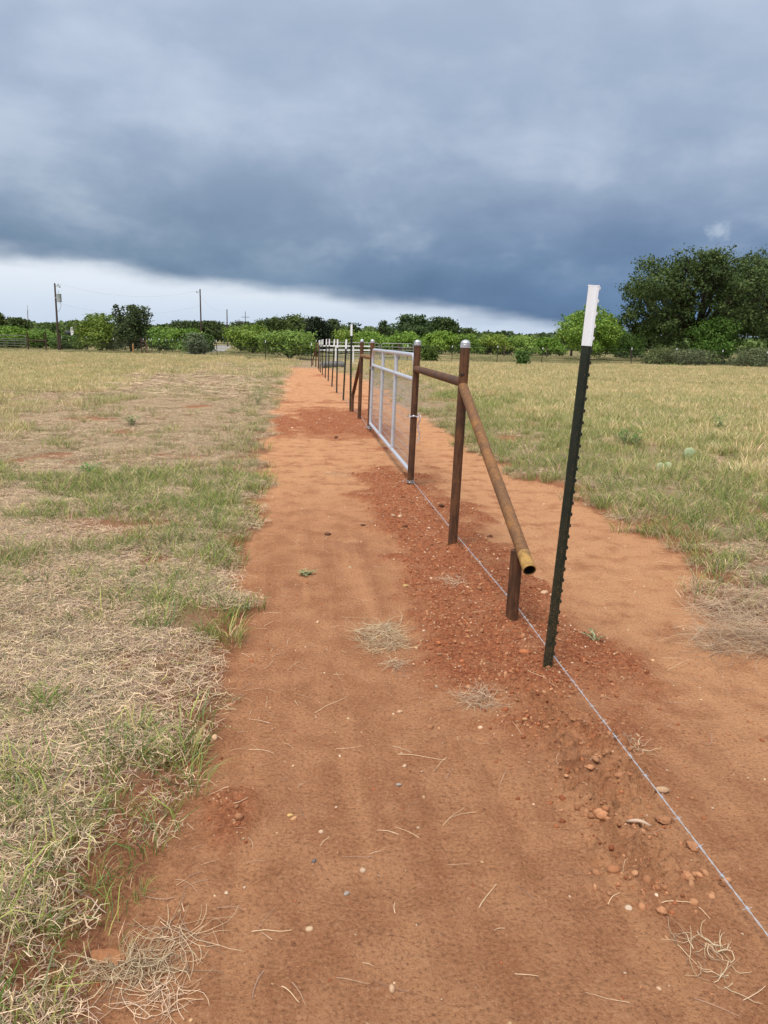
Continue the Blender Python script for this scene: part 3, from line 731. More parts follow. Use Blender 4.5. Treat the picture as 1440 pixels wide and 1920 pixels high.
# ------------------------------------------------------------------ poles and cables, house
def utility_pole(px, toppx, Y, label, r=.15, leanpx=0.0, kit='pin'):
    p = at_ground(gy(px, Y)); t = atY(px+leanpx, toppx, Y)
    root = thing('utility_pole', label, 'utility pole', p)
    r *= .74
    MB().lathe(p-(t-p)*.03, t, [(0, r), ((t-p).length*1.03, r*.66)], 10).build('pole', M_WOODPOLE, root)
    ins = []
    if kit in ('xfmr', 'pin'):
        q = t+Vector((0, 0, -.25)); b = MB()
        for s, dz in ((1, .0), (1.5, -.18)) if kit == 'xfmr' else ((-1.2, -.2),):
            e = q+Vector((.35*s, 0, dz)); b.rod(q, e, .03, 6); b.lathe(e-Vector((0, 0, .02)), e+Vector((0, 0, 1)), [(0, .05), (.08, .09), (.12, .05), (.2, .08), (.25, .03)], 8); ins.append(e+Vector((0, 0, .22)))
        b.build('insulators', M_INSUL, root)
    if kit == 'xfmr':
        c = t+(p-t)*.215+Vector((.40, -.05, 0)); b = MB()
        b.lathe(c-Vector((0, 0, .45)), c+Vector((0, 0, 1)), [(0, .20), (.03, .24), (.78, .24), (.84, .26), (.88, .18), (.93, .05)], 14)
        b.rod(c+Vector((0, 0, .42)), c+Vector((-.05, 0, .75)), .035, 6); b.rod(c-Vector((.25, 0, 0)), c-Vector((.42, 0, 0)), .05, 6)
        b.build('transformer_can', M_INSUL, root)
        MB().tube([c+Vector((.1, 0, -.45)), c+Vector((.16, 0, -.8)), c+Vector((.0, 0, -1.2)), c+Vector((-.3, 0, -1.5))], .018, 5).build('drop_cable', M_CABLE, root)
    if kit == 'arm':
        q = t+Vector((0, 0, -1.6)); MB().box((q.x-1.1, q.y-.06, q.z-.06), (q.x+1.1, q.y+.06, q.z+.06)).build('crossarm', M_WOODPOLE, root)
        ins = [q+Vector((1, 0, .1)), q+Vector((-1, 0, .1))]
    return root, t, ins
u1 = utility_pole(110, 531, 85, 'dark wooden utility pole with transformer at the far left', .17, -7.5, 'xfmr')
u2 = utility_pole(378, 542, 100, 'tall wooden utility pole rising behind the bright green bush', .15, -3, 'pin')
u3 = utility_pole(426.5, 580, 150, 'slim utility pole standing beside the pale road', .17, -1, 'none')
u4 = utility_pole(460, 584, 230, 'far thin utility pole with a crossarm above the mesquites', .15, 0, 'arm')
u5 = utility_pole(448, 598, 260, 'far thin pole just left of the crossarm pole', .15, 0, 'none')
def cable(a, b, sag, label):
    pts = [a+(b-a)*(i/16)-Vector((0, 0, sag*4*(i/16)*(1-i/16))) for i in range(17)]
    o = MB().tube(pts, .0045, 4).build('power_cable', M_CABLE, None, loc=a); tag(o, label, 'cable')
cable(u1[2][0], u2[2][0], 1.0, 'upper power cable between the two nearest utility poles')
cable(u1[1]+(Vector((0, 0, -2.0))), u2[1]+Vector((0, 0, -2.0)), 1.1, 'lower power cable between the two nearest utility poles')
cable(u2[2][0], u3[1], 1.2, 'power cable sagging from the bush pole to the road pole')
def mast():
    p = at_ground(gy(54, 210)); t = atY(51.5, 572, 210); root = thing('radio_mast', 'very thin radio mast on the far left horizon', 'mast', p)
    MB().lathe(p, t, [(0, .16), ((t-p).length*.72, .14), ((t-p).length*.73, .06), ((t-p).length, .04)], 6).build('mast_tube', M_GREY, root)
    MB().rod(p+(t-p)*.72, p+(t-p)*.86, .12, 6).build('antenna', M_GREY, root)
mast()
def house():
    Y = 130; q = at_ground(gy(150, Y)); root = thing('house', 'house with dark shingle roof half hidden by trees on the left', 'house', q)
    ridge = atY(150, 604, Y).z; eave = atY(130, 623, Y).z; x0 = gy(124, Y).x; x1 = gy(205, Y).x
    b = MB(); b.box((x0+.4, Y, q.z-.3), (x1-.4, Y+8, eave+.02)); b.build('wall', M_WALL, root, False)
    def hip(a0, a1, y0, y1, ze, zr, nm):
        m = (y1-y0)/2; v = [(a0, y0, ze), (a1, y0, ze), (a1, y1, ze), (a0, y1, ze), (a0+m*.5, y0+m, zr), (a1-m*.5, y0+m, zr)]
        v += [(x, y, z-.18) for x, y, z in v[:4]]
        rf = MB().put(v, [(0, 1, 5, 4), (1, 2, 5), (2, 3, 4, 5), (3, 0, 4), (0, 6, 7, 1), (1, 7, 8, 2), (2, 8, 9, 3), (3, 9, 6, 0), (9, 8, 7, 6)]).build(nm, M_ROOF, root, False); return rf
    hip(x0, x1, Y-.5, Y+8.5, eave, ridge-.25, 'roof')
    g0, g1 = gy(139, Y).x, gy(160, Y).x; gm = (g0+g1)/2
    rf = MB().put([(g0, Y-.9, eave+.5), (gm, Y-.9, ridge+.1), (g1, Y-.9, eave+.5), (g0, Y+4, eave+.5), (gm, Y+4, ridge+.1), (g1, Y+4, eave+.5), (g0, Y-.9, eave+.35), (g1, Y-.9, eave+.35)],
                  [(0, 1, 4, 3), (1, 2, 5, 4), (0, 6, 7, 2, 1), (3, 4, 5)]).build('dormer', M_ROOF, root, False)
    xw = gy(141.5, Y).x; MB().box((xw-.22, Y-1.0, eave-.5), (xw+.22, Y-.92, eave+1.0)).build('white_trim_board', M_TRIM, root, False)
    for k in range(3):
        xw = x0+2.2+k*2.0; f = MB().box((xw-.5, Y-.05, q.z+.9), (xw+.5, Y+.02, q.z+1.8)).build('window', M_TRIM, root, False)
        MB().box((xw-.42, Y-.07, q.z+.98), (xw+.42, Y-.052, q.z+1.72)).build('pane', M_HOLLOW, f, False)
house()

# ------------------------------------------------------------------ trees
def cards(C, N, size, asp, rs, curl=0.0):
    """one leaf-clump quad per centre C, facing roughly N"""
    n = len(C); r = rs.normal(size=(n, 3)); N = N/np.maximum(1e-6, np.linalg.norm(N, axis=1, keepdims=True))
    U = np.cross(N, r); U /= np.maximum(1e-6, np.linalg.norm(U, axis=1, keepdims=True)); V = np.cross(N, U)
    s = size[:, None]; a = U*s*asp; b = V*s
    k = rs.uniform(0.5, 1.0, (n, 4, 1))
    v = np.stack([C-a*k[:, 0]-b*0.15, C-b*k[:, 1]+a*.2, C+a*k[:, 2]+b*.15, C+b*k[:, 3]-a*.2], 1).reshape(-1, 3)
    f = np.arange(4*n).reshape(n, 4); return v, f
PAL = {'oak': ((0.045, 0.070, 0.022), (0.105, 0.142, 0.044)), 'big': ((0.040, 0.062, 0.020), (0.125, 0.158, 0.046)), 'mesquite': ((0.125, 0.205, 0.034), (0.29, 0.40, 0.078)),
       'spiky': ((0.050, 0.078, 0.028), (0.105, 0.145, 0.055)), 'cedar': ((0.012, 0.020, 0.010), (0.026, 0.040, 0.018)), 'bush': ((0.085, 0.105, 0.048), (0.17, 0.190, 0.085)),
       'green': ((0.065, 0.120, 0.024), (0.140, 0.220, 0.050))}
SIZE = {'oak': .16, 'big': .14, 'mesquite': .095, 'spiky': .10, 'cedar': .14, 'bush': .09, 'green': .105}
NT_ = [0]
def tree(px, wpx, toppx, Y, kind, label, name=None, n=2600, lobes=9, base=0.12, seed=None, group=None, flat=1.0):
    NT_[0] += 1; rs = np.random.RandomState(100+NT_[0] if seed is None else seed)
    p = at_ground(gy(px, Y)); top = atY(px, toppx, Y).z; H = top-p.z; Wd = wpx*Y/F_PX
    if kind != 'big': n = int(n*2.7)
    tone = rs.uniform(.88, 1.14)*np.array([rs.uniform(.86, 1.08), 1.0, rs.uniform(.8, 1.2)])
    if kind == 'big': tone = np.array([.84, .97, .92])
    if kind == 'mesquite': Wd *= 1.12; lobes = int(lobes*1.5)
    root = thing(name or {'oak': 'oak_tree', 'big': 'oak_tree', 'mesquite': 'mesquite_tree', 'spiky': 'hackberry_tree', 'cedar': 'cedar_tree', 'bush': 'bush', 'green': 'bush'}[kind], label, 'bush' if kind in ('bush', 'green') else 'tree', p, group)
    # lobes: crown built of leafy masses at the ends of limbs
    LB = []
    zc = H*(base+1)/2; hz = H*(1-base)/2
    for i in range(lobes):
        a = i*2.399+rs.uniform(-.4, .4); t = (i+.5)/lobes
        ring = {'cedar': .55, 'spiky': .80}.get(kind, .74)
        zz = rs.uniform(-.75, .72) if i > 1 else .78
        rr = ring*math.sqrt(max(0.05, 1-zz*zz*.82))*(1.0 if zz > -.3 else .9)
        if i < 2: rr *= .45
        c = np.array([math.cos(a)*rr*Wd/2, math.sin(a)*rr*Wd/2*flat, zc+zz*hz*.80])
        s = rs.uniform(.30, .46)*(1.15 if kind in ('cedar',) else 1.0) if kind != 'big' else rs.uniform(.13, .26)
        if kind == 'mesquite': s *= rs.uniform(.6, .95)
        rad = np.array([Wd/2*s*1.15, Wd/2*s*1.15*flat, max(hz*s*.95, .25)])
        if kind == 'spiky': rad = rad*np.array([.55, .55, 1.25])
        c[2] = min(c[2], H*(1 if i < 3 else rs.uniform(.80, 1.0))-rad[2]*.92); LB.append((c, rad))
    LB.append((np.array([0, 0, zc]), np.array([Wd*.30, Wd*.30*flat, hz*.62])))
    if kind in ('mesquite', 'green', 'bush', 'spiky'):      # leafy skirt down to the grass
        for i in range(4 if kind == 'mesquite' else 6):
            a = i*1.6+rs.uniform(-.3, .3); q = rs.uniform(.35, .8); LB.insert(0, (np.array([math.cos(a)*q*Wd/2, math.sin(a)*q*Wd/2*flat, H*(base+rs.uniform(.12, .30))]), np.array([Wd*.17, Wd*.17*flat, H*rs.uniform(.13, .2)])))
    vol = np.array([r[0]*r[1]*r[2] for c, r in LB])**.67; cnt = (n*vol/vol.sum()).astype(int)
    CC = []; NN = []; TT = []
    for (c, r), m in zip(LB, cnt):
        # twigs carry small clumps of leaf cards inside each lobe
        k = max(3, m//({'big': 46, 'oak': 26, 'cedar': 26}.get(kind, 13))); dirs = rs.normal(size=(k, 3)); dirs /= np.linalg.norm(dirs, axis=1, keepdims=True)
        rad = rs.uniform(.62, 1.06, (k, 1)); tw = c+dirs*rad*r
        idx = rs.randint(0, k, m); sp = {'big': .40, 'oak': .32, 'cedar': .30}.get(kind, .24)*(Y/90)**.5
        q = tw[idx]+rs.normal(size=(m, 3))*sp*np.array([1, 1, .75])
        if kind == 'spiky':
            up = rs.randint(0, k, m) % 3 == 0; q[up, 2] += np.abs(rs.normal(size=up.sum()))*H*.05
        if kind == 'mesquite': q[:, 2] -= np.abs(rs.normal(size=m))*H*.012
        CC.append(q); NN.append(dirs[idx]*.9+rs.normal(size=(m, 3))*.75+np.array([0, 0, .35])); TT.append(rs.rand(k)[idx])
    if kind in ('mesquite', 'spiky', 'green'):                # loose outer sprays that break the outline
        for i in range(int(30+Wd*5)):
            c, r = LB[rs.randint(len(LB))]; d0 = rs.normal(size=3); d0[2] = abs(d0[2])*1.1+.15; d0 /= np.linalg.norm(d0)
            L = rs.uniform(.08, .22)*H; m = int(14+L*16); t = rs.rand(m, 1)**.8; q = c+d0*r*.85+d0*L*t+rs.normal(size=(m, 3))*.11*(1.15-t)
            CC.append(q); NN.append(rs.normal(size=(m, 3))+np.array([0, 0, .3])); TT.append(np.full(m, rs.rand()))
    C = np.concatenate(CC); N = np.concatenate(NN); T = np.concatenate(TT)
    ok = C[:, 2] > H*base*.6; C, N, T = C[ok], N[ok], T[ok]
    kf, th = {'big': (.50, .40), 'oak': (.55, .36), 'mesquite': (.95, .37), 'green': (.9, .34), 'spiky': (.9, .38)}.get(kind, (.8, .2))   # gaps between the leafy masses
    gap = fbm((C[:, 0]+C[:, 2]*.6)*kf+NT_[0]*7.3, (C[:, 1]-C[:, 2]*.9)*kf+3.1, 3, .55)
    ok = (gap > th) | (rs.rand(len(C)) < .12); C, N, T = C[ok], N[ok], T[ok]
    C[:, 2] = np.where(C[:, 2] > H*1.03, H-(C[:, 2]-H)*.5, C[:, 2])
    sz = SIZE[kind]*(Y/82)**.55*rs.uniform(.55, 1.25, len(C))
    v, f = cards(C, N, sz, 2.0 if kind in ('mesquite', 'spiky') else 1.15, rs)
    a, b = [np.array(q) for q in PAL[kind]]
    mixv = np.clip(T*.80+rs.rand(len(C))*.35-.08, 0, 1)[:, None]; hue = rs.normal(size=(len(C), 1))*.10
    col = (a+(b-a)*mixv)*tone*(1+hue*np.array([1.2, .5, .6])); col = np.repeat(np.clip(col, .004, 1), 4, 0)
    cr = link('crown', mesh_data('crown', v, f, M_LEAF, cols=col), root)
    # trunk and limbs
    tb = MB(); o = p; ns = {'mesquite': 3, 'bush': 5, 'green': 5, 'spiky': 2}.get(kind, 1)
    r0 = {'mesquite': .10, 'bush': .035, 'green': .05, 'spiky': .13, 'cedar': .2}.get(kind, .028*H+.08)
    limbs = sorted(LB[:-1], key=lambda q: q[0][2])
    for i in range(ns):
        a = rs.uniform(0, 6.28); b0 = o+Vector((math.cos(a), math.sin(a), 0))*(r0*1.2*(ns > 1))
        fork = o+Vector((math.cos(a)*Wd*.07*(ns > 1), math.sin(a)*Wd*.07*(ns > 1), H*max(.22, base+.06)))
        tb.tube([b0-Vector((0, 0, .15)), b0+Vector((0, 0, H*.05)), fork], [r0*1.25, r0, r0*.75], 7)
        for j, (c, r) in enumerate(limbs):
            if j % ns != i: continue
            e = o+Vector(c); mid = fork.lerp(e, .55)+Vector(rs.normal(size=3)*Wd*.03)
            tb.tube([fork, mid, e], [r0*.62, r0*.36, r0*.12], 5)
            for _ in range(3):
                dd = Vector(rs.normal(size=3)).normalized(); tb.tube([mid.lerp(e, .6), e+Vector((dd.x*r[0], dd.y*r[1], abs(dd.z)*r[2]))*.95], [r0*.14, r0*.03], 4)
    tb.build('trunk', M_BARK, root)
    return root

T_ = [ # px centre, width px, top px, distance, kind, label, options
 (-4, 30, 588, 118, 'oak', 'dark oak cut off by the left edge of the view', {}),
 (32, 52, 597, 135, 'oak', 'dark round oak standing behind the far left gate', {}),
 (18, 80, 612, 100, 'mesquite', 'mesquite behind the far left gate, nearest the edge', dict(base=.05)),
 (76, 66, 617, 104, 'mesquite', 'mesquite just left of the transformer pole', dict(base=.05)),
 (124, 50, 629, 98, 'green', 'dense green bush just right of the transformer pole', dict(base=.02)),
 (189, 82, 589, 88, 'mesquite', 'large light green mesquite left of the dark spiky tree', dict(base=.04, n=4200, lobes=12)),
 (248, 66, 574, 84, 'spiky', 'dark spiky-topped tree behind the orange-brown stake', dict(base=.06, n=3600, lobes=17)),
 (300, 64, 614, 104, 'mesquite', 'low light green mesquite right of the dark spiky tree', dict(base=.04)),
 (352, 56, 602, 160, 'oak', 'dark oak left of the bush pole', {}),
 (398, 56, 603, 160, 'oak', 'dark oak right of the bush pole', {}),
 (352, 54, 616, 96, 'mesquite', 'bright green mesquite at the foot of the bush pole', dict(base=.03)),
 (386, 26, 627, 93, 'green', 'small yellowish green bush right of the bush pole', dict(base=.02, n=900, lobes=5)),
 (367, 36, 625, 71, 'bush', 'grey-green bush standing in the fence in front of the bright mesquite', dict(base=.01, n=1500)),
 (447, 54, 603, 190, 'oak', 'distant oak between the road pole and the crossarm pole', {}),
 (474, 82, 609, 86, 'mesquite', 'tall bright mesquite right of the pale road', dict(base=.08, n=3400, lobes=11)),
 (543, 92, 619, 66, 'mesquite', 'wide bright mesquite left of the fence line end', dict(base=.14, n=3800, lobes=12)),
 (504, 74, 597, 150, 'oak', 'dark oak rising behind the tall bright mesquite', {}),
 (552, 78, 589, 150, 'oak', 'highest dark oak behind the wide bright mesquite', dict(lobes=11)),
 (592, 52, 596, 80, 'cedar', 'very dark dense cedar above the end of the fence line', dict(base=.03, n=3600, lobes=12)),
 (628, 40, 600, 120, 'spiky', 'dark tree just right of the very dark cedar', dict(base=.06)),
 (662, 34, 606, 124, 'spiky', 'dark thin-topped tree behind the tallest far T-post', dict(base=.06, n=1600)),
 (640, 64, 618, 92, 'mesquite', 'light green mesquite behind the white pipe fence', dict(base=.04)),
 (690, 62, 622, 98, 'mesquite', 'light green mesquite behind the far brace posts', dict(base=.04)),
 (717, 28, 602, 128, 'spiky', 'small pointed dark tree left of the broad oak', dict(n=1300, lobes=7)),
 (772, 86, 591, 118, 'oak', 'broad dark oak above the gate, left half of the pair', dict(n=4200, lobes=12)),
 (826, 62, 595, 122, 'oak', 'dark oak above the near gate post, right half of the pair', dict(n=3200, lobes=10)),
 (760, 74, 622, 92, 'mesquite', 'bright mesquite in front of the broad dark oak', dict(base=.04)),
 (826, 46, 621, 98, 'mesquite', 'bright mesquite between the two near capped posts', dict(base=.04)),
 (876, 30, 616, 160, 'oak', 'small distant oak above the nearest capped post', dict(n=1200)),
 (872, 62, 627, 106, 'mesquite', 'low mesquite directly behind the nearest capped post', dict(base=.03)),
 (926, 60, 627, 108, 'mesquite', 'low mesquite, first right of the nearest capped post', dict(base=.03)),
 (976, 62, 629, 108, 'mesquite', 'low mesquite, second right of the nearest capped post', dict(base=.03)),
 (1026, 58, 633, 112, 'mesquite', 'low mesquite left of the tall feathery mesquite', dict(base=.03)),
 (1072, 44, 613, 130, 'oak', 'dark oak peeping out left of the tall feathery mesquite', dict(n=1500)),
 (1106, 112, 574, 86, 'mesquite', 'tall feathery mesquite behind the near T-post tip', dict(base=.05, n=5200, lobes=13)),
 (1172, 70, 618, 106, 'green', 'green thicket between feathery mesquite and large oak', dict(base=.02)),
 (1205, 50, 606, 120, 'oak', 'dark small tree tucked against the large oak', dict(base=.04)),
 (1300, 292, 446, 84, 'big', 'very large dark oak at the right side of the field', dict(base=.02, n=56000, lobes=56)),
 (1446, 204, 438, 90, 'big', 'large dark oak cut off by the right edge', dict(base=.02, n=36000, lobes=44)),
 (1336, 84, 592, 78, 'green', 'brighter green bush at the foot of the large oak', dict(base=.04, n=2600)),
 (1240, 70, 652, 74, 'bush', 'low scrubby bush at the left foot of the large oak', dict(base=.01, n=1500)),
 (1296, 80, 655, 72, 'bush', 'low dull scrub under the large oak, behind the fence', dict(base=.01, n=1500)),
 (1415, 90, 652, 72, 'bush', 'dark green scrub under the right edge oak', dict(base=.01, n=1700)),
 (803, 28, 648, 62, 'green', 'weedy shrub on the field right beside the gate post', dict(base=.01, n=800, lobes=6)),
 (981, 20, 659, 57, 'green', 'small upright shrub in the dry grass before the right fence', dict(base=.01, n=500, lobes=5)),
]
for (px, w, tp, Y, k, lab, opt) in T_: tree(px, w, tp, Y, k, lab, **opt)
# far-off wood that reads as one mass
def woodland():
    rs = np.random.RandomState(5); n = 26000
    X = rs.uniform(-190, 190, n); Y = 205+rs.uniform(0, 26, n)+np.abs(X)*.10
    hgt = 2.6+3.4*fbm(X*.07+3, Y*.02, 4)+1.6*(fbm(X*.4, Y*.05+8, 3)-.4)
    Z = hgt*np.sqrt(rs.uniform(0, 1, n)); C = np.stack([X, Y, Z], 1)
    v, f = cards(C, rs.normal(size=(n, 3))+np.array([0, -.6, .5]), rs.uniform(.4, .9, n), 1.3, rs)
    c = fbm(X*.12+40, Y*.12, 3)[:, None]; t = np.clip((c-.35)*3+rs.normal(size=(n, 1))*.15, 0, 1)
    col = np.array((.050, .080, .028))*(1-t)+np.array((.125, .190, .050))*t
    o = link('woodland', mesh_data('woodland', v, f, M_LEAF, cols=np.repeat(col, 4, 0))); tag(o, 'far-off band of low green woodland along the horizon', 'woodland', kind='stuff')
woodland()

# ------------------------------------------------------------------ grass
SRC = bpy.data.collections.new('grass_sources')
def blades(n, rs, rad, hl, wd, lean, cols, seed_heads=0.0, flat=False, zmax=.05, wind=(0, 0)):
    """ribbon blades as one tuft mesh"""
    V = []; F = []; Cc = []
    for i in range(n):
        a = rs.uniform(0, 6.28); r = rad*math.sqrt(rs.rand()); b = np.array([math.cos(a)*r, math.sin(a)*r, 0])
        L = rs.uniform(*hl); w = (wd[0]+(wd[1]-wd[0])*rs.rand()**2*1.6)*.5; d = rs.uniform(0, 6.28)
        if flat:
            z0 = rs.uniform(.002, zmax); dz = rs.normal()*.10; cv = rs.normal()*.30
            P = []
            for t in (0, .33, .67, 1.0):
                q = d+cv*t; P.append(b+np.array([math.cos(q)*L*(t-.5), math.sin(q)*L*(t-.5), max(.001, z0+dz*L*(t-.5)+rs.normal()*.004)]))
        else:
            ln = rs.uniform(*lean); P = []; up = 0.0
            if rs.rand() < .75 and r > .01: d = a+rs.normal()*.7
            for t in (0, .35, .7, 1.0):
                s = ln*t*t; P.append(b+np.array([math.cos(d)*L*s+wind[0]*L*t*t, math.sin(d)*L*s+wind[1]*L*t*t, L*t*math.sqrt(max(.04, 1-(s*.8)**2))-.012]))
        side = np.array([-math.sin(d), math.cos(d), 0])
        if flat: side = side*.8+np.array([0, 0, rs.uniform(-.6, .6)])
        else:
            q = rs.uniform(0, 3.14); side = np.array([math.cos(q), math.sin(q), 0])
        hd = rs.rand() < seed_heads; k = len(V)
        ws = (.6, .8, 1.9, .5) if hd else ((.7, 1, .9, .35) if flat else (.8, 1, .7, .12))
        for t in range(4): V.append(P[t]-side*w*ws[t]); V.append(P[t]+side*w*ws[t])
        for t in range(3): F.append((k+2*t, k+2*t+1, k+2*t+3, k+2*t+2))
        c = np.array(cols[rs.randint(len(cols))])*(1+rs.normal()*.13)
        Cc += [np.clip(c, .01, 1)]*8
    return np.array(V), np.array(F), np.array(Cc)
def source(name, *a, m=None, **k):
    v, f, c = blades(*a, **k); o = bpy.data.objects.new(name, mesh_data(name, v, f, m or M_GRASS, cols=c)); return o
STR = [(.68, .515, .315), (.58, .425, .26), (.76, .60, .40), (.45, .32, .215), (.40, .295, .235), (.66, .52, .36), (.25, .175, .14)]  # straw tones; darkest purple-brown paints in the shadow among the stalks
GRN = [(.19, .28, .060), (.14, .22, .055), (.28, .34, .085), (.19, .25, .105), (.38, .38, .12)]
YEL = [(.70, .565, .325), (.62, .495, .265), (.77, .64, .40), (.54, .455, .22), (.44, .425, .175), (.67, .555, .33)]
YGR = [(.46, .44, .17), (.36, .39, .13), (.59, .52, .245), (.28, .33, .095), (.66, .565, .31)]
GRP = {}
def srcs(key, n, fn):
    c = bpy.data.collections.new('src_'+key)
    for i in range(n): c.objects.link(fn(i))
    GRP[key] = (c, n)
R_ = lambda i: np.random.RandomState(i)
srcs('thatch', 6, lambda i: source('thatch', 190, R_(i+10), .15, (.018, .085), (.0014, .0030), None, STR+STR+STR+GRN[3:], flat=True, zmax=.036, m=M_STRAW))
srcs('thatchfar', 4, lambda i: source('thatchfar', 90, R_(i+20), .42, (.12, .34), (.005, .009), None, STR+STR+[(.20, .215, .085)], flat=True, zmax=.07, m=M_STRAW))
srcs('green', 6, lambda i: source('green', 30, R_(i+30), .060, (.05, .15), (.0026, .0042), (.45, 1.15), GRN+GRN+STR[:2]))
srcs('greenmix', 4, lambda i: source('greenmix', 46, R_(i+40), .10, (.06, .18), (.0028, .0045), (.35, 1.15), GRN+STR[:5]))
srcs('ygr', 5, lambda i: source('ygr', 50, R_(i+50), .13, (.08, .20), (.003, .0052), (.3, 1.0), YGR+GRN[:2], seed_heads=.10, wind=(.08, -.02)))
srcs('tall', 5, lambda i: source('tall', 64, R_(i+60), .22, (.10, .25), (.004, .0065), (.15, .9), YEL+YGR[:3], seed_heads=.40, wind=(.08, -.02)))
srcs('tallfar', 4, lambda i: source('tallfar', 90, R_(i+70), .55, (.12, .27), (.008, .013), (.15, .8), YEL+YEL+YGR[:3], seed_heads=.40, wind=(.08, 0)))
srcs('short', 4, lambda i: source('short', 60, R_(i+80), .7, (.08, .2), (.012, .02), (.3, 1.0), [(.24, .23, .10), (.15, .18, .065), (.33, .28, .14)]))

def instancer(name, label, cat, key, P, scl, rs, tilt=0.06, mat_=None):
    c, n = GRP[key]; m = len(P)
    Z = gz(P[:, 0], P[:, 1]); co = np.stack([P[:, 0], P[:, 1], Z], 1).astype(np.float32)
    me = bpy.data.meshes.new(name); me.vertices.add(m); me.vertices.foreach_set('co', co.ravel())
    rot = np.stack([rs.normal(size=m)*tilt, rs.normal(size=m)*tilt, rs.uniform(0, 6.283, m)], 1).astype(np.float32)
    a = me.attributes.new('rot', 'FLOAT_VECTOR', 'POINT'); a.data.foreach_set('vector', rot.ravel())
    a = me.attributes.new('scl', 'FLOAT', 'POINT'); a.data.foreach_set('value', scl.astype(np.float32))
    a = me.attributes.new('idx', 'INT', 'POINT'); a.data.foreach_set('value', rs.randint(0, n, m).astype(np.int32))
    o = link(name, me); tag(o, label, cat, kind='stuff')
    ng = bpy.data.node_groups.new(name, 'GeometryNodeTree')
    ng.interface.new_socket('Geometry', in_out='INPUT', socket_type='NodeSocketGeometry'); ng.interface.new_socket('Geometry', in_out='OUTPUT', socket_type='NodeSocketGeometry')
    t = NT(ng); gi = t.n('NodeGroupInput')
    def na(nm, ty): return t.n('GeometryNodeInputNamedAttribute', {'Name': nm}, data_type=ty)
    ci = t.n('GeometryNodeCollectionInfo', {'Collection': c, 'Separate Children': True, 'Reset Children': True})
    er = t.n('FunctionNodeEulerToRotation', {0: na('rot', 'FLOAT_VECTOR')})
    ip = t.n('GeometryNodeInstanceOnPoints', {'Points': gi, 'Instance': ci, 'Pick Instance': True, 'Instance Index': na('idx', 'INT'), 'Rotation': er, 'Scale': na('scl', 'FLOAT')})
    t.n('NodeGroupOutput', {0: ip})
    md = o.modifiers.new('scatter', 'NODES'); md.node_group = ng
    return o
def sample(rs, dens, y0, y1, side, margin=1.6):
    """uniform points on the ground left or right of the strip, a little beyond what the lens sees"""
    yy = np.linspace(y0, y1, 60); out = []
    for a, b in zip(yy[:-1], yy[1:]):
        m = (a+b)/2
        if side < 0: x0, x1 = -(0.53*b+margin), np.interp(m, LY, LX)+.5
        else: x0, x1 = np.interp(m, RY, RX)-.5, 0.53*b+margin+.4
        if x1 <= x0: continue
        k = rs.poisson(dens*(x1-x0)*(b-a)); out.append(np.stack([rs.uniform(x0, x1, k), rs.uniform(a, b, k)], 1))
    return np.concatenate(out) if out else np.zeros((0, 2))
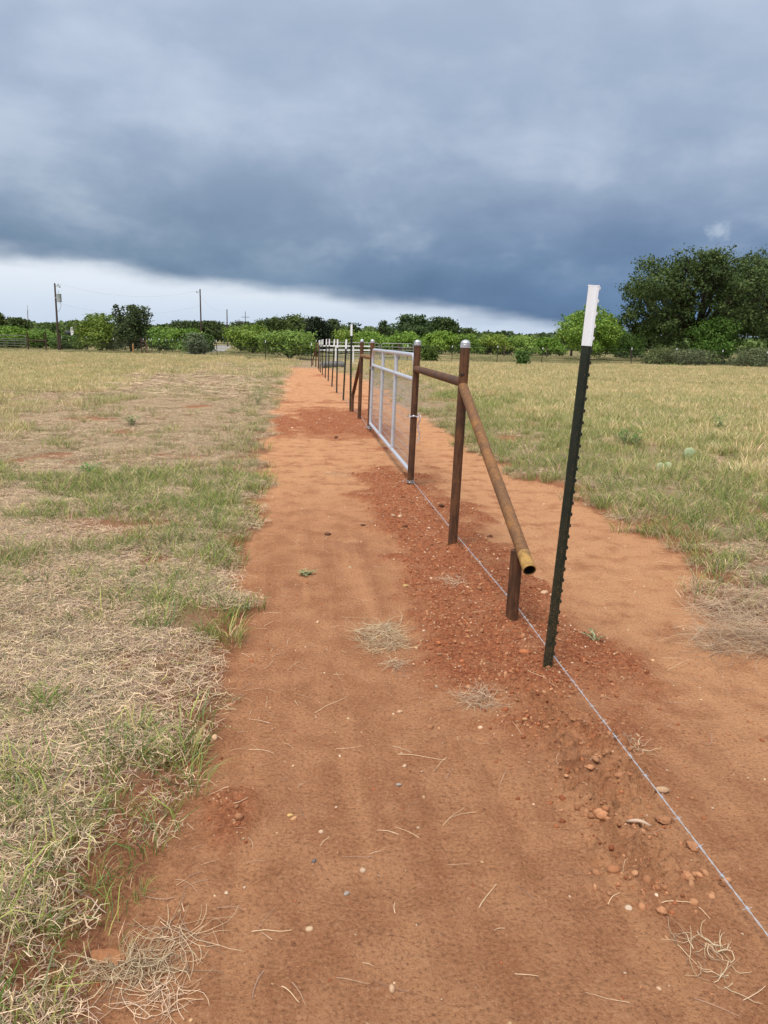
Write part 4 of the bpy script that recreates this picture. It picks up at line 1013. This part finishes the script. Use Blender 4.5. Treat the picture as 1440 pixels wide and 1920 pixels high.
def grass():
    rs = np.random.RandomState(77)
    def keep(P, pr):
        return P[rs.rand(len(P)) < pr]
    def fields(P):
        d, fr, b, ds = masks(P[:, 0], P[:, 1]); dist = np.abs(P[:, 0]-FENCE(P[:, 1]))
        stand = sstep(dist+(fbm(P[:, 0]*.5, P[:, 1]*.5+60, 4, .6)-.5)*7, 5.8, 10.5)           # uncut grass away from the strip
        gn = fbm(P[:, 0]*1.1+90, P[:, 1]*1.7+20, 4, .6)
        for px, py, r in ((210, 1510, .16), (235, 1440, .12), (130, 1690, .22), (60, 1810, .20), (330, 1180, .22), (130, 1165, .40), (370, 1395, .10), (440, 895, .45), (465, 838, .4), (300, 1035, .35), (400, 965, .5), (250, 1420, .2), (385, 1170, .15), (60, 1540, .15), (330, 1560, .06), (130, 930, .8)):
            q = G(px, py); gn = gn+.16*np.exp(-((P[:, 0]-q.x)**2+((P[:, 1]-q.y)*.8)**2)/r**2)
        return d, b, ds, stand, gn
    A = {k: [] for k in GRP}
    # ---- left: cut straw lying flat, green tufts through it
    P = sample(rs, 150, 1.2, 9, -1); d, b, ds, st, gn = fields(P)
    A['thatch'].append(keep(P, (d < .35)*(1-.93*b)*np.clip(.32+(-ds)*1.8, .12, 1)*(1-.72*sstep(gn, .52, .66))*np.clip(.35+1.3*sstep(fbm(P[:, 0]*2.6+5, P[:, 1]*2.6+70, 4, .6), .34, .52), 0, 1)))
    P = sample(rs, 34, 9, 22, -1); d, b, ds, st, gn = fields(P); A['thatch'].append(keep(P, (d < .35)*(1-.9*b)))
    P = sample(rs, 5.5, 20, 50, -1); d, b, ds, st, gn = fields(P); A['thatchfar'].append(keep(P, (d < .4)*(1-.8*b)*(1-st*.7)))
    P = sample(rs, 95, 1.2, 9, -1); d, b, ds, st, gn = fields(P)
    edge = np.exp(-((ds+.22)/.28)**2)
    A['green'].append(keep(P, (d < .55)*np.clip(sstep(gn, .48, .61)*.95+edge*.95*sstep(gn, .36, .50), 0, 1)*(1-b*.8)))
    P = sample(rs, 26, 5, 24, -1); d, b, ds, st, gn = fields(P); edge = np.exp(-((ds+.3)/.5)**2)
    A['greenmix'].append(keep(P, (d < .4)*np.clip(sstep(gn, .50, .62)*.75+edge*.5, 0, 1)*(1-b*.7)))
    P = sample(rs, 4, 22, 46, -1); d, b, ds, st, gn = fields(P); edge = np.exp(-((ds+.6)/1.2)**2)
    A['ygr'].append(keep(P, (d < .4)*np.clip(sstep(gn, .48, .62)*.7+edge*.7, 0, 1)))
    P = sample(rs, 18, 9, 34, -1); d, b, ds, st, gn = fields(P); A['tall'].append(keep(P, (d < .3)*st*.85))
    P = sample(rs, 5, 32, 68, -1, 6); d, b, ds, st, gn = fields(P); A['tallfar'].append(keep(P, (d < .3)*np.clip(st+.25, 0, 1)*sstep(P[:, 1], 74, 58)))
    # ---- right: taller yellow-green grass
    P = sample(rs, 42, 2.6, 16, 1); d, b, ds, st, gn = fields(P); near = sstep(ds, -1.6, -.1)
    A['thatch'].append(keep(P, (d < .35)*(1-.92*b)*np.where(P[:, 1] < 5, .85, .40)))
    P = sample(rs, 62, 3.6, 15, 1); d, b, ds, st, gn = fields(P); near = sstep(ds, -2.4, -.2)
    ok = (d < .4)*(1-.9*b)*sstep(P[:, 1], 4.4, 5.2)
    A['green'].append(keep(P, ok*near*(.35+.65*sstep(gn, .34, .54)))); 
    P = sample(rs, 40, 3.6, 18, 1); d, b, ds, st, gn = fields(P); near = sstep(ds, -3.4, -.4); ok = (d < .4)*(1-.9*b)*sstep(P[:, 1], 4.4, 5.4)
    A['greenmix'].append(keep(P, ok*(.45+.45*sstep(gn, .40, .58))*np.clip(near+.15, 0, 1)))
    P = sample(rs, 34, 6, 24, 1); d, b, ds, st, gn = fields(P); A['ygr'].append(keep(P, (d < .2)*(1-.9*b)*sstep(ds, -.6, -2.0)*(.35+.5*sstep(gn, .40, .62))))
    P = sample(rs, 20, 9, 36, 1); d, b, ds, st, gn = fields(P); A['tall'].append(keep(P, (d < .2)*(1-.8*b)*sstep(ds, -1.2, -4.5)*.8))
    P = sample(rs, 6, 32, 62, 1, 6); d, b, ds, st, gn = fields(P); A['tallfar'].append(keep(P, (d < .3)*sstep(P[:, 1], 66, 58)*sstep(ds, -1, -4)*.9))
    P = sample(rs, 4, 20, 46, 1); d, b, ds, st, gn = fields(P); A['ygr'].append(keep(P, (d < .35)*.6*sstep(ds, -8, -.5)))
    # ---- grazed pasture beyond the cross fences
    for sd in (-1, 1):
        P = sample(rs, .55, 62, 110, sd, 10); P = keep(P, sstep(fbm(P[:, 0]*.2, P[:, 1]*.2, 3), .35, .6)*.9); A['short'].append(P)
    names = {'thatch': ('dry_thatch', 'cut dry straw lying flat over the field beside the dirt strip', 'straw', (.75, 1.25)), 'thatchfar': ('dry_thatch', 'pale cut straw on the mown strip further off to the left', 'straw', (.8, 1.3)),
             'green': ('green_grass', 'short green grass tufts along the edges of the dirt strip', 'grass', (.6, 1.35)), 'greenmix': ('mixed_grass', 'mixed green and dry grass tufts growing through the straw', 'grass', (.65, 1.3)),
             'ygr': ('yellow_green_grass', 'soft yellow-green grass between the strip edge and the uncut field', 'grass', (.6, 1.25)), 'tall': ('tall_dry_grass', 'uncut golden grass standing in the middle distance', 'grass', (.65, 1.15)),
             'tallfar': ('tall_dry_grass', 'uncut golden grass standing far off before the cross fences', 'grass', (.7, 1.1)), 'short': ('pasture_grass', 'grazed short pasture grass beyond the cross fences', 'grass', (.7, 1.3))}
    for k, L in A.items():
        if not L: continue
        P = np.concatenate(L); nm, lab, cat, (s0, s1) = names[k]
        instancer(nm, lab, cat, k, P, rs.uniform(s0, s1, len(P)), rs, .05)
        print('grass', k, len(P))
grass()

# ------------------------------------------------------------------ pebbles, crumbs, straws on the dirt
def rock(rs, sub=1, squash=.65, rough=.25):
    t = (1+5**.5)/2
    v = np.array([(-1, t, 0), (1, t, 0), (-1, -t, 0), (1, -t, 0), (0, -1, t), (0, 1, t), (0, -1, -t), (0, 1, -t), (t, 0, -1), (t, 0, 1), (-t, 0, -1), (-t, 0, 1)], float)
    f = [(0, 11, 5), (0, 5, 1), (0, 1, 7), (0, 7, 10), (0, 10, 11), (1, 5, 9), (5, 11, 4), (11, 10, 2), (10, 7, 6), (7, 1, 8), (3, 9, 4), (3, 4, 2), (3, 2, 6), (3, 6, 8), (3, 8, 9), (4, 9, 5), (2, 4, 11), (6, 2, 10), (8, 6, 7), (9, 8, 1)]
    v /= np.linalg.norm(v[0]); v = list(v)
    for _ in range(sub):
        nf = []; cache = {}
        def mid(a, b):
            k = (min(a, b), max(a, b))
            if k not in cache:
                m = v[a]+v[b]; v.append(m/np.linalg.norm(m)); cache[k] = len(v)-1
            return cache[k]
        for a, b, c in f:
            x, y, z = mid(a, b), mid(b, c), mid(c, a); nf += [(a, x, z), (b, y, x), (c, z, y), (x, y, z)]
        f = nf
    v = np.array(v); n = np.zeros(len(v))
    for k in range(5):
        d = rs.normal(size=3); d /= np.linalg.norm(d); n += np.clip(v@d-.45, 0, 1)*rs.uniform(-1.0, .3)
    v = v*(1+rough*n[:, None]*1.6+rs.normal(size=(len(v), 1))*rough*.18); return v*np.array([1, rs.uniform(.7, 1), squash]), np.array(f)
PEB = [(.56, .36, .20), (.64, .46, .29), (.48, .27, .14), (.52, .34, .22), (.58, .42, .29), (.66, .52, .38)]
CRU = [(.37, .132, .058), (.30, .098, .043), (.40, .190, .095), (.42, .205, .105)]
def rk(name, i, pal, sub=0):
    rs = np.random.RandomState(300+i); v, f = rock(rs, sub); c = np.tile(np.array(pal[i % len(pal)]), (len(v), 1))
    return bpy.data.objects.new(name, mesh_data(name, v, f, M_STONE, smooth=sub > 0, cols=c))
srcs('pebble', 6, lambda i: rk('pebble_src', i, PEB, 1)); srcs('clump', 4, lambda i: rk('clump_src', 40+i, [(.38, .175, .086), (.42, .205, .104), (.33, .145, .070), (.45, .23, .12)], 1)); srcs('crumb', 4, lambda i: rk('crumb_src', 20+i, CRU, 0))
def gravel():
    rs = np.random.RandomState(12)
    def strip(dens, y0, y1):
        out = []; yy = np.linspace(y0, y1, 50)
        for a, b in zip(yy[:-1], yy[1:]):
            x0, x1 = np.interp(a, LY, LX)-.2, min(np.interp(a, RY, RX)+.3, .55*b+1.2); k = rs.poisson(dens*(x1-x0)*(b-a))
            out.append(np.stack([rs.uniform(x0, x1, k), rs.uniform(a, b, k)], 1))
        return np.concatenate(out)
    A = []; S = []
    for dens, y0, y1 in ((520, 1.2, 4.2), (260, 4.2, 9), (60, 9, 19)):
        P = strip(dens, y0, y1); d, fr, b, ds = masks(P[:, 0], P[:, 1]); P = P[rs.rand(len(P)) < d*(.11+.80*fr)]
        A.append(P); S.append(np.clip(np.exp(rs.normal(size=len(P))*.55)*.0029, .0013, .012)*(1+.04*P[:, 1]))
    P = np.concatenate(A); instancer('pebbles', 'scattered pale and tan pebbles on the red dirt', 'gravel', 'pebble', P, np.concatenate(S), rs, .5)
    A = []; S = []
    for dens, y0, y1 in ((2600, 1.2, 5.2), (1000, 5.2, 10), (220, 10, 19)):
        P = strip(dens, y0, y1); d, fr, b, ds = masks(P[:, 0], P[:, 1])
        e = sstep(np.abs(P[:, 0]-FENCE(P[:, 1])+.12), .30, .08)*(P[:, 1] < 3.6)*(P[:, 1] > 1.9)*.35
        P = P[rs.rand(len(P)) < d*np.clip(.02+fr*fr*.9+e, 0, 1)]
        A.append(P); S.append(np.clip(np.exp(rs.normal(size=len(P))*.6)*.0040, .0016, .019)*(1+.04*P[:, 1]))
    P = np.concatenate(A); instancer('soil_crumbs', 'loose red soil crumbs over the freshly dug ground', 'soil', 'crumb', P, np.concatenate(S), rs, .6); print('crumbs', len(P))
gravel()
def ridge_clods():
    rs = np.random.RandomState(21); y = rs.uniform(1.95, 3.5, 420); x = FENCE(y)-.10+rs.normal(size=420)*.13
    k = fbm(x*6, y*6+50, 3) > .53; P = np.stack([x, y], 1)[k]
    instancer('soil_clods', 'crumbled lumps of tan soil in a ragged band along the near wire', 'soil', 'clump', P, np.clip(np.exp(rs.normal(size=len(P))*.5)*.0085, .004, .022), rs, .5)
ridge_clods()
# larger stones and clods one can point at: px, py, size (m), palette, label
ST = [(1288, 1643, .026, 'c', 'largest pale clod beside the wire, low on the right'), (1240, 1708, .020, 'c', 'brown clod below the wire near two straws'), (1135, 1418, .022, 'c', 'upper left clod of the crumbled patch left of the wire'),
      (1118, 1428, .024, 'c', 'second clod of the crumbled patch left of the wire'), (1160, 1470, .018, 'c', 'lower clod of the crumbled patch left of the wire'), (1104, 1450, .017, 'c', 'leftmost clod of the crumbled patch left of the wire'),
      (1128, 1530, .030, 'c', 'flat clod with a dark gap in the crumbled patch'), (1240, 1488, .024, 'p', 'pale clod close to the right of the wire'), (1245, 1540, .026, 'c', 'clod touching the wire from the left'),
      (1300, 1590, .022, 'c', 'clod just right of the wire low on the right'), (983, 1235, .028, 'r', 'orange rounded stone left of the dark T-post foot'), (822, 1218, .017, 'r', 'small oval red stone right of the big dry root clump'),
      (1020, 1120, .026, 'p', 'flat pale oval stone right of the short stub post'), (1034, 1122, .015, 'p', 'small white stone beside the flat oval stone'), (750, 975, .030, 'p', 'tan stone on the mound before the gate post'),
      (737, 974, .026, 'p', 'second tan stone on the mound before the gate post'), (760, 1107, .018, 'y', 'yellowish stone on the mound left of the stub post'), (614, 1003, .028, 'd', 'dark clod lying alone on the packed dirt'),
      (681, 988, .022, 'd', 'small dark clod left of the loose mound'), (759, 993, .024, 'd', 'dark clod at the left edge of the loose mound'), (828, 955, .028, 'd', 'dark clod near the wire between the two near posts'),
      (919, 1008, .026, 'd', 'dark clod right of the middle post'), (544, 1531, .010, 'y', 'small yellow pebble on the packed dirt'), (402, 1385, .020, 'p', 'pale stone at the left edge of the dirt'),
      (750, 1335, .013, 'p', 'small tan stone below the big dry root clump'), (735, 1854, .011, 'p', 'round tan pebble at the bottom of the dirt'), (650, 1674, .009, 'g', 'small grey pebble in the middle of the packed dirt'),
      (589, 1616, .009, 'k', 'small dark blue-grey pebble on the packed dirt'), (748, 1474, .011, 'g', 'grey flat pebble on the upper packed dirt'), (630, 825, .050, 'd', 'dark clod on the scuffed dirt before the far brace')]
PC = {'c': (.40, .190, .096), 'p': (.52, .34, .21), 'r': (.42, .15, .065), 'y': (.60, .40, .16), 'd': (.13, .055, .032), 'g': (.30, .26, .23), 'k': (.12, .105, .10)}
for i, (px, py, s, k, lab) in enumerate(ST):
    rs = np.random.RandomState(500+i); v, f = rock(rs, 2, rs.uniform(.45, .7), .62 if k in 'cd' else .2)
    p = at_ground(G(px, py)); a = rs.uniform(0, 6.28); R = np.array([[math.cos(a), -math.sin(a), 0], [math.sin(a), math.cos(a), 0], [0, 0, 1]])
    v = (v*s*np.array([1.15, .9, 1]))@R.T; c = np.tile(np.array(PC[k])*rs.uniform(.9, 1.1), (len(v), 1))
    o = link('clod' if k in 'cd' else 'stone', mesh_data('clod' if k in 'cd' else 'stone', v, f, M_STONE, smooth=k not in 'cd', cols=c), loc=p+Vector((0, 0, s*.25)))
    tag(o, lab, 'clod' if k in 'cd' else 'stone', 'stones and clods on the dirt')

def ribbon(V, F, C, pts, w, col, rs):
    k = len(V); m = len(pts)
    for i, p in enumerate(pts):
        t = pts[min(i+1, m-1)]-pts[max(i-1, 0)]; s = np.cross(t, [0, 0, 1.0]); s /= max(1e-6, np.linalg.norm(s))
        ww = w*.5*(1-.5*i/m); q = np.array([0, 0, ww*.9]); V += [p-s*ww, p+q, p+s*ww]; C += [col]*3
    for i in range(m-1):
        a = k+3*i; F += [(a, a+1, a+4, a+3), (a+1, a+2, a+5, a+4)]
def strand(rs, p, L, d, curl, lift, m=6):
    pts = []; x, y = p[0], p[1]
    for i in range(m):
        t = i/(m-1); z = gh(x, y)+.004+lift*math.sin(math.pi*t); pts.append(np.array([x, y, z])); d += curl/(m-1)
        x += math.cos(d)*L/(m-1); y += math.sin(d)*L/(m-1)
    return pts
def straws():
    rs = np.random.RandomState(33); V = []; F = []; C = []
    n = 0
    while n < 360:
        y = 1.3+rs.rand()**1.6*7.5; x = rs.uniform(np.interp(y, LY, LX), min(np.interp(y, RY, RX), .53*y+.6))
        dl = x-np.interp(y, LY, LX); dr = np.interp(y, RY, RX)-x
        if rs.rand() > .07+.9*math.exp(-min(dl, dr*.8)/.25): continue
        L = rs.uniform(.025, .10)*(1+.05*y); ribbon(V, F, C, strand(rs, (x, y), L, rs.uniform(0, 6.28), rs.normal()*.5, rs.uniform(0, .006), 5), rs.uniform(.0012, .0024), np.array(STR[rs.randint(len(STR))])*rs.uniform(.8, 1.1), rs); n += 1
    for (a, b, w) in (((590, 1338), (650, 1306), .004), ((745, 1416), (835, 1424), .004), ((472, 1750), (548, 1744), .0042), ((898, 1706), (930, 1656), .004), ((528, 1852), (562, 1880), .0042), ((838, 1420), (812, 1446), .003),
                      ((600, 1590), (618, 1570), .003), ((1240, 1695), (1305, 1692), .004), ((1140, 1698), (1160, 1672), .0035), ((1310, 1705), (1330, 1725), .0035), ((830, 1550), (870, 1513), .003), ((1270, 1775), (1305, 1810), .0035), ((1250, 1260), (1290, 1240), .004), ((985, 1270), (1040, 1295), .004)):
        p, q = G(*a), G(*b); pts = [np.array([*(p.lerp(q, t).xy), 0.0])+np.array([0, .006*math.sin(t*5), 0]) for t in np.linspace(0, 1, 7)]
        for r in pts: r[2] = gh(r[0], r[1])+.005
        ribbon(V, F, C, pts, w*.68, np.array(STR[0]), rs)
    o = link('loose_straw', mesh_data('loose_straw', np.array(V), np.array(F), M_STRAW, cols=np.array(C))); tag(o, 'loose straws and twigs scattered over the dirt strip', 'straw', kind='stuff')
straws()
def dry_clump(px, py, rx, ry, n, label, h=.05, pale=1.0, seed=0, roots=True, LL=(.05, .16), rz=0.0):
    """tangle of dry stems and roots pulled out of the ground"""
    rs = np.random.RandomState(900+seed); p = at_ground(G(px, py)); V = []; F = []; C = []
    for i in range(n):
        a = rs.uniform(0, 6.28); r = math.sqrt(rs.rand()); x = math.cos(a)*r*rx; y = math.sin(a)*r*ry
        x, y = x*math.cos(rz)-y*math.sin(rz), x*math.sin(rz)+y*math.cos(rz)
        L = rs.uniform(*LL); d = rs.uniform(0, 6.28); cu = rs.normal()*1.5; hz = h*(1-r*r)*rs.rand()
        m = 6; pts = []; xx, yy = p.x+x, p.y+y; dz = rs.normal()*.25
        for k in range(m):
            t = k/(m-1); zz = gh(xx, yy)+.003+hz+max(-hz, dz*L*(t-.3))+.004*math.sin(t*9+i); pts.append(np.array([xx, yy, max(zz, gh(xx, yy)+.002)])-np.array(p)); d += cu/(m-1)
            xx += math.cos(d)*L/(m-1); yy += math.sin(d)*L/(m-1)
        ribbon(V, F, C, pts, rs.uniform(.0012, .0026), np.array([(.60, .45, .29), (.50, .36, .225), (.66, .52, .36), (.40, .285, .19), (.30, .205, .145)][rs.randint(5)])*pale*rs.uniform(.85, 1.1), rs)
    o = link('dry_grass_clump', mesh_data('dry_grass_clump', np.array(V), np.array(F), M_STRAW, cols=np.array(C)), loc=p); tag(o, label, 'dry clump', 'uprooted dry grass clumps')
dry_clump(716, 1196, .135, .22, 420, 'largest uprooted dry grass clump on the packed dirt left of the mound', .055, seed=1)
dry_clump(742, 1252, .035, .07, 70, 'small dry root tuft just below the largest dry clump', .04, 1.05, seed=2, LL=(.04, .10))
dry_clump(896, 1316, .075, .075, 130, 'curled dry grass clump on the red soil left of the T-post foot', .05, .85, seed=3, LL=(.05, .14))
dry_clump(850, 1098, .10, .12, 60, 'thin wisp of dry grass lying on the mound beside the wire', .02, seed=4)
dry_clump(1400, 1205, .30, .20, 700, 'heap of grey-brown cut grass at the right edge of the dirt', .17, .80, seed=5, LL=(.10, .32))
dry_clump(1325, 1143, .10, .12, 130, 'dry grass stool with splayed stems at the right edge of the dirt', .09, .95, seed=6, LL=(.08, .2))
dry_clump(1420, 1152, .34, .18, 560, 'raked windrow of dry grass behind the grey-brown heap', .13, .82, seed=7, LL=(.10, .30))
dry_clump(1320, 1800, .07, .10, 46, 'sparse dry grass tuft at the lower right near the wire', .025, seed=8, LL=(.04, .11))
dry_clump(250, 1815, .11, .05, 200, 'matted dry grass clump at the lower left edge of the dirt', .04, .9, seed=9, LL=(.05, .14))
dry_clump(300, 1878, .05, .06, 60, 'pale dry root tuft at the bottom left of the dirt', .03, 1.0, seed=10, LL=(.05, .12))
dry_clump(340, 1755, .07, .05, 40, 'spread of thin dry stems lying at the lower left on the dirt', .012, 1.05, seed=11, LL=(.08, .18))
dry_clump(1190, 1405, .04, .05, 34, 'tiny dry tuft right of the wire behind the clods', .025, seed=12, LL=(.03, .08))
dry_clump(635, 893, .16, .16, 70, 'faint dry grass wisp on the scuffed dirt by the gate', .02, seed=13)

# lifted soil crust over the little hollow, pale leaf, cactus pads, weeds
def crust():
    p = at_ground(G(222, 1779)); b = MB(); n = 14; rs = random.Random(3)
    ring = [Vector((math.cos(a)*.075*rs.uniform(.7, 1.15), math.sin(a)*.042*rs.uniform(.7, 1.15), 0)) for a in np.linspace(0, 6.283, n+1)[:-1]]
    v = [q+Vector((0, 0, .020-q.x*.12+rs.uniform(0, .006)))+p for q in ring]+[q*.92+Vector((0, 0, -.01-q.x*.12))+p for q in ring]+[p+Vector((0, 0, .030))]
    b.put(v, [(i, (i+1) % n, 2*n) for i in range(n)]+[((i+1) % n, i, n+i, n+(i+1) % n) for i in range(n)])
    me = mesh_data('soil_crust', [q-p for q in b.v], b.f, M_STONE, cols=np.tile(np.array((.40, .185, .09)), (len(b.v), 1)))
    tag(link('soil_crust', me, loc=p), 'lifted crust of soil over a dark hollow at lower left', 'soil')
    p = at_ground(G(1196, 1541)); v = []; m = 7
    for i in range(m):
        t = i/(m-1); w = .008*math.sin(math.pi*min(1, t*.9+.08)); v += [(t*.075-.04, -t*.03-w, .004+.016*math.sin(t*3)), (t*.075-.04, -t*.03, .010+.016*math.sin(t*3)), (t*.075-.04, -t*.03+w, .006+.014*math.sin(t*3))]
    f = [q for i in range(m-1) for q in ((3*i, 3*i+1, 3*i+4, 3*i+3), (3*i+1, 3*i+2, 3*i+5, 3*i+4))]
    me = mesh_data('dry_leaf', v, f, M_STRAW, True, np.tile(np.array((.50, .38, .28)), (len(v), 1))); me.materials[0] = M_STRAW
    o = link('dry_leaf', me, loc=p); sm = o.modifiers.new('thick', 'SOLIDIFY'); sm.thickness = .0015; tag(o, 'pale curled dry leaf among the clods left of the wire', 'leaf')
crust()
def cactus(px, py, pads, label):
    p = at_ground(G(px, py)); root = thing('prickly_pear', label, 'cactus', p)
    for (dx, dz, w, h, rz, ti) in pads:
        v, f = rock(np.random.RandomState(3), 2, 1.0, .0); v = v/np.linalg.norm(v, axis=1, keepdims=True)
        w *= .72; h *= .72; v = v*np.array([w/2, .014, h/2]); v[:, 0] *= (1+.25*v[:, 2]/(h/2))
        M = np.array(Euler((0, ti, rz)).to_matrix()); v = v@M.T+np.array([dx, 0, dz+h/2-.01])
        link('pad', mesh_data('pad', v, f, M_PAD, True), root)
cactus(1236, 893, [(0, 0, .16, .20, .3, .2), (.10, .02, .14, .18, -.4, -.25)], 'pale green cactus pads in the grass, nearer of the two')
cactus(1290, 872, [(0, .03, .22, .24, .1, .15)], 'single round pale cactus pad in the grass, farther of the two')
def weed(px, py, n, h, label, col=(.11, .24, .05), spread=.5, seed=0, lw=.03):
    rs = np.random.RandomState(1200+seed); p = at_ground(G(px, py)); root = thing('leafy_weed', label, 'weed', p, 'green weeds in the field'); V = []; F = []; C = []; st = MB()
    for i in range(n):
        a = rs.uniform(0, 6.28); s = rs.uniform(.1, spread); top = Vector((math.cos(a)*h*s, math.sin(a)*h*s, h*rs.uniform(.6, 1)))
        st.tube([p-Vector((0, 0, .02)), p+top*.5+Vector((0, 0, h*.08)), p+top], [.004, .003, .0015], 5)
        for k in range(7):
            t = .25+.75*k/6; b = np.array(top)*t; d = rs.uniform(0, 6.28); L = rs.uniform(.7, 1.3)*lw*2.2; w = lw*rs.uniform(.5, .8)*.5
            u = np.array([math.cos(d), math.sin(d), .35]); q = np.array([-math.sin(d), math.cos(d), 0]); j = len(V)
            V += [b, b+u*L*.45-q*w, b+u*L*.5+np.array([0, 0, -.15*w]), b+u*L*.45+q*w, b+u*L*np.array([1, 1, .4])]; F += [(j, j+1, j+2), (j, j+2, j+3), (j+1, j+4, j+2), (j+2, j+4, j+3)]; C += [np.array(col)*rs.uniform(.7, 1.25)]*5
    st.build('stems', M_PAD, root); link('leaves', mesh_data('leaves', np.array(V), np.array(F), M_LEAF, cols=np.array(C)), root)
weed(248, 806, 9, .20, 'bright green leafy weed beside red bare soil in the left field', seed=1, lw=.05, spread=1.0)
weed(168, 898, 7, .14, 'low green weed in the mown straw on the left', seed=2, lw=.04, spread=1.2)
weed(485, 765, 8, .42, 'upright green weed at the left edge of the dirt strip', (.13, .23, .05), seed=3, lw=.05, spread=.5)
weed(1168, 842, 8, .34, 'tall leafy weed in the right grass just past the dark T-post', seed=4, lw=.055)
weed(1192, 846, 6, .30, 'leafy weed right of the tall leafy weed', seed=5, lw=.055)
weed(1342, 818, 7, .36, 'leafy weed standing farther right in the yellow-green grass', seed=6, lw=.06)
weed(1265, 690, 10, .30, 'bright low green patch of weed in the far golden grass', (.16, .30, .06), seed=7, lw=.14, spread=2.6)
weed(575, 1077, 14, .035, 'flat green weed growing alone on the packed dirt', (.34, .34, .16), seed=8, lw=.014, spread=2.6)
weed(1118, 1212, 4, .05, 'tiny green sprig on the soil right of the dark T-post', (.13, .20, .07), seed=9, lw=.012, spread=1.6)
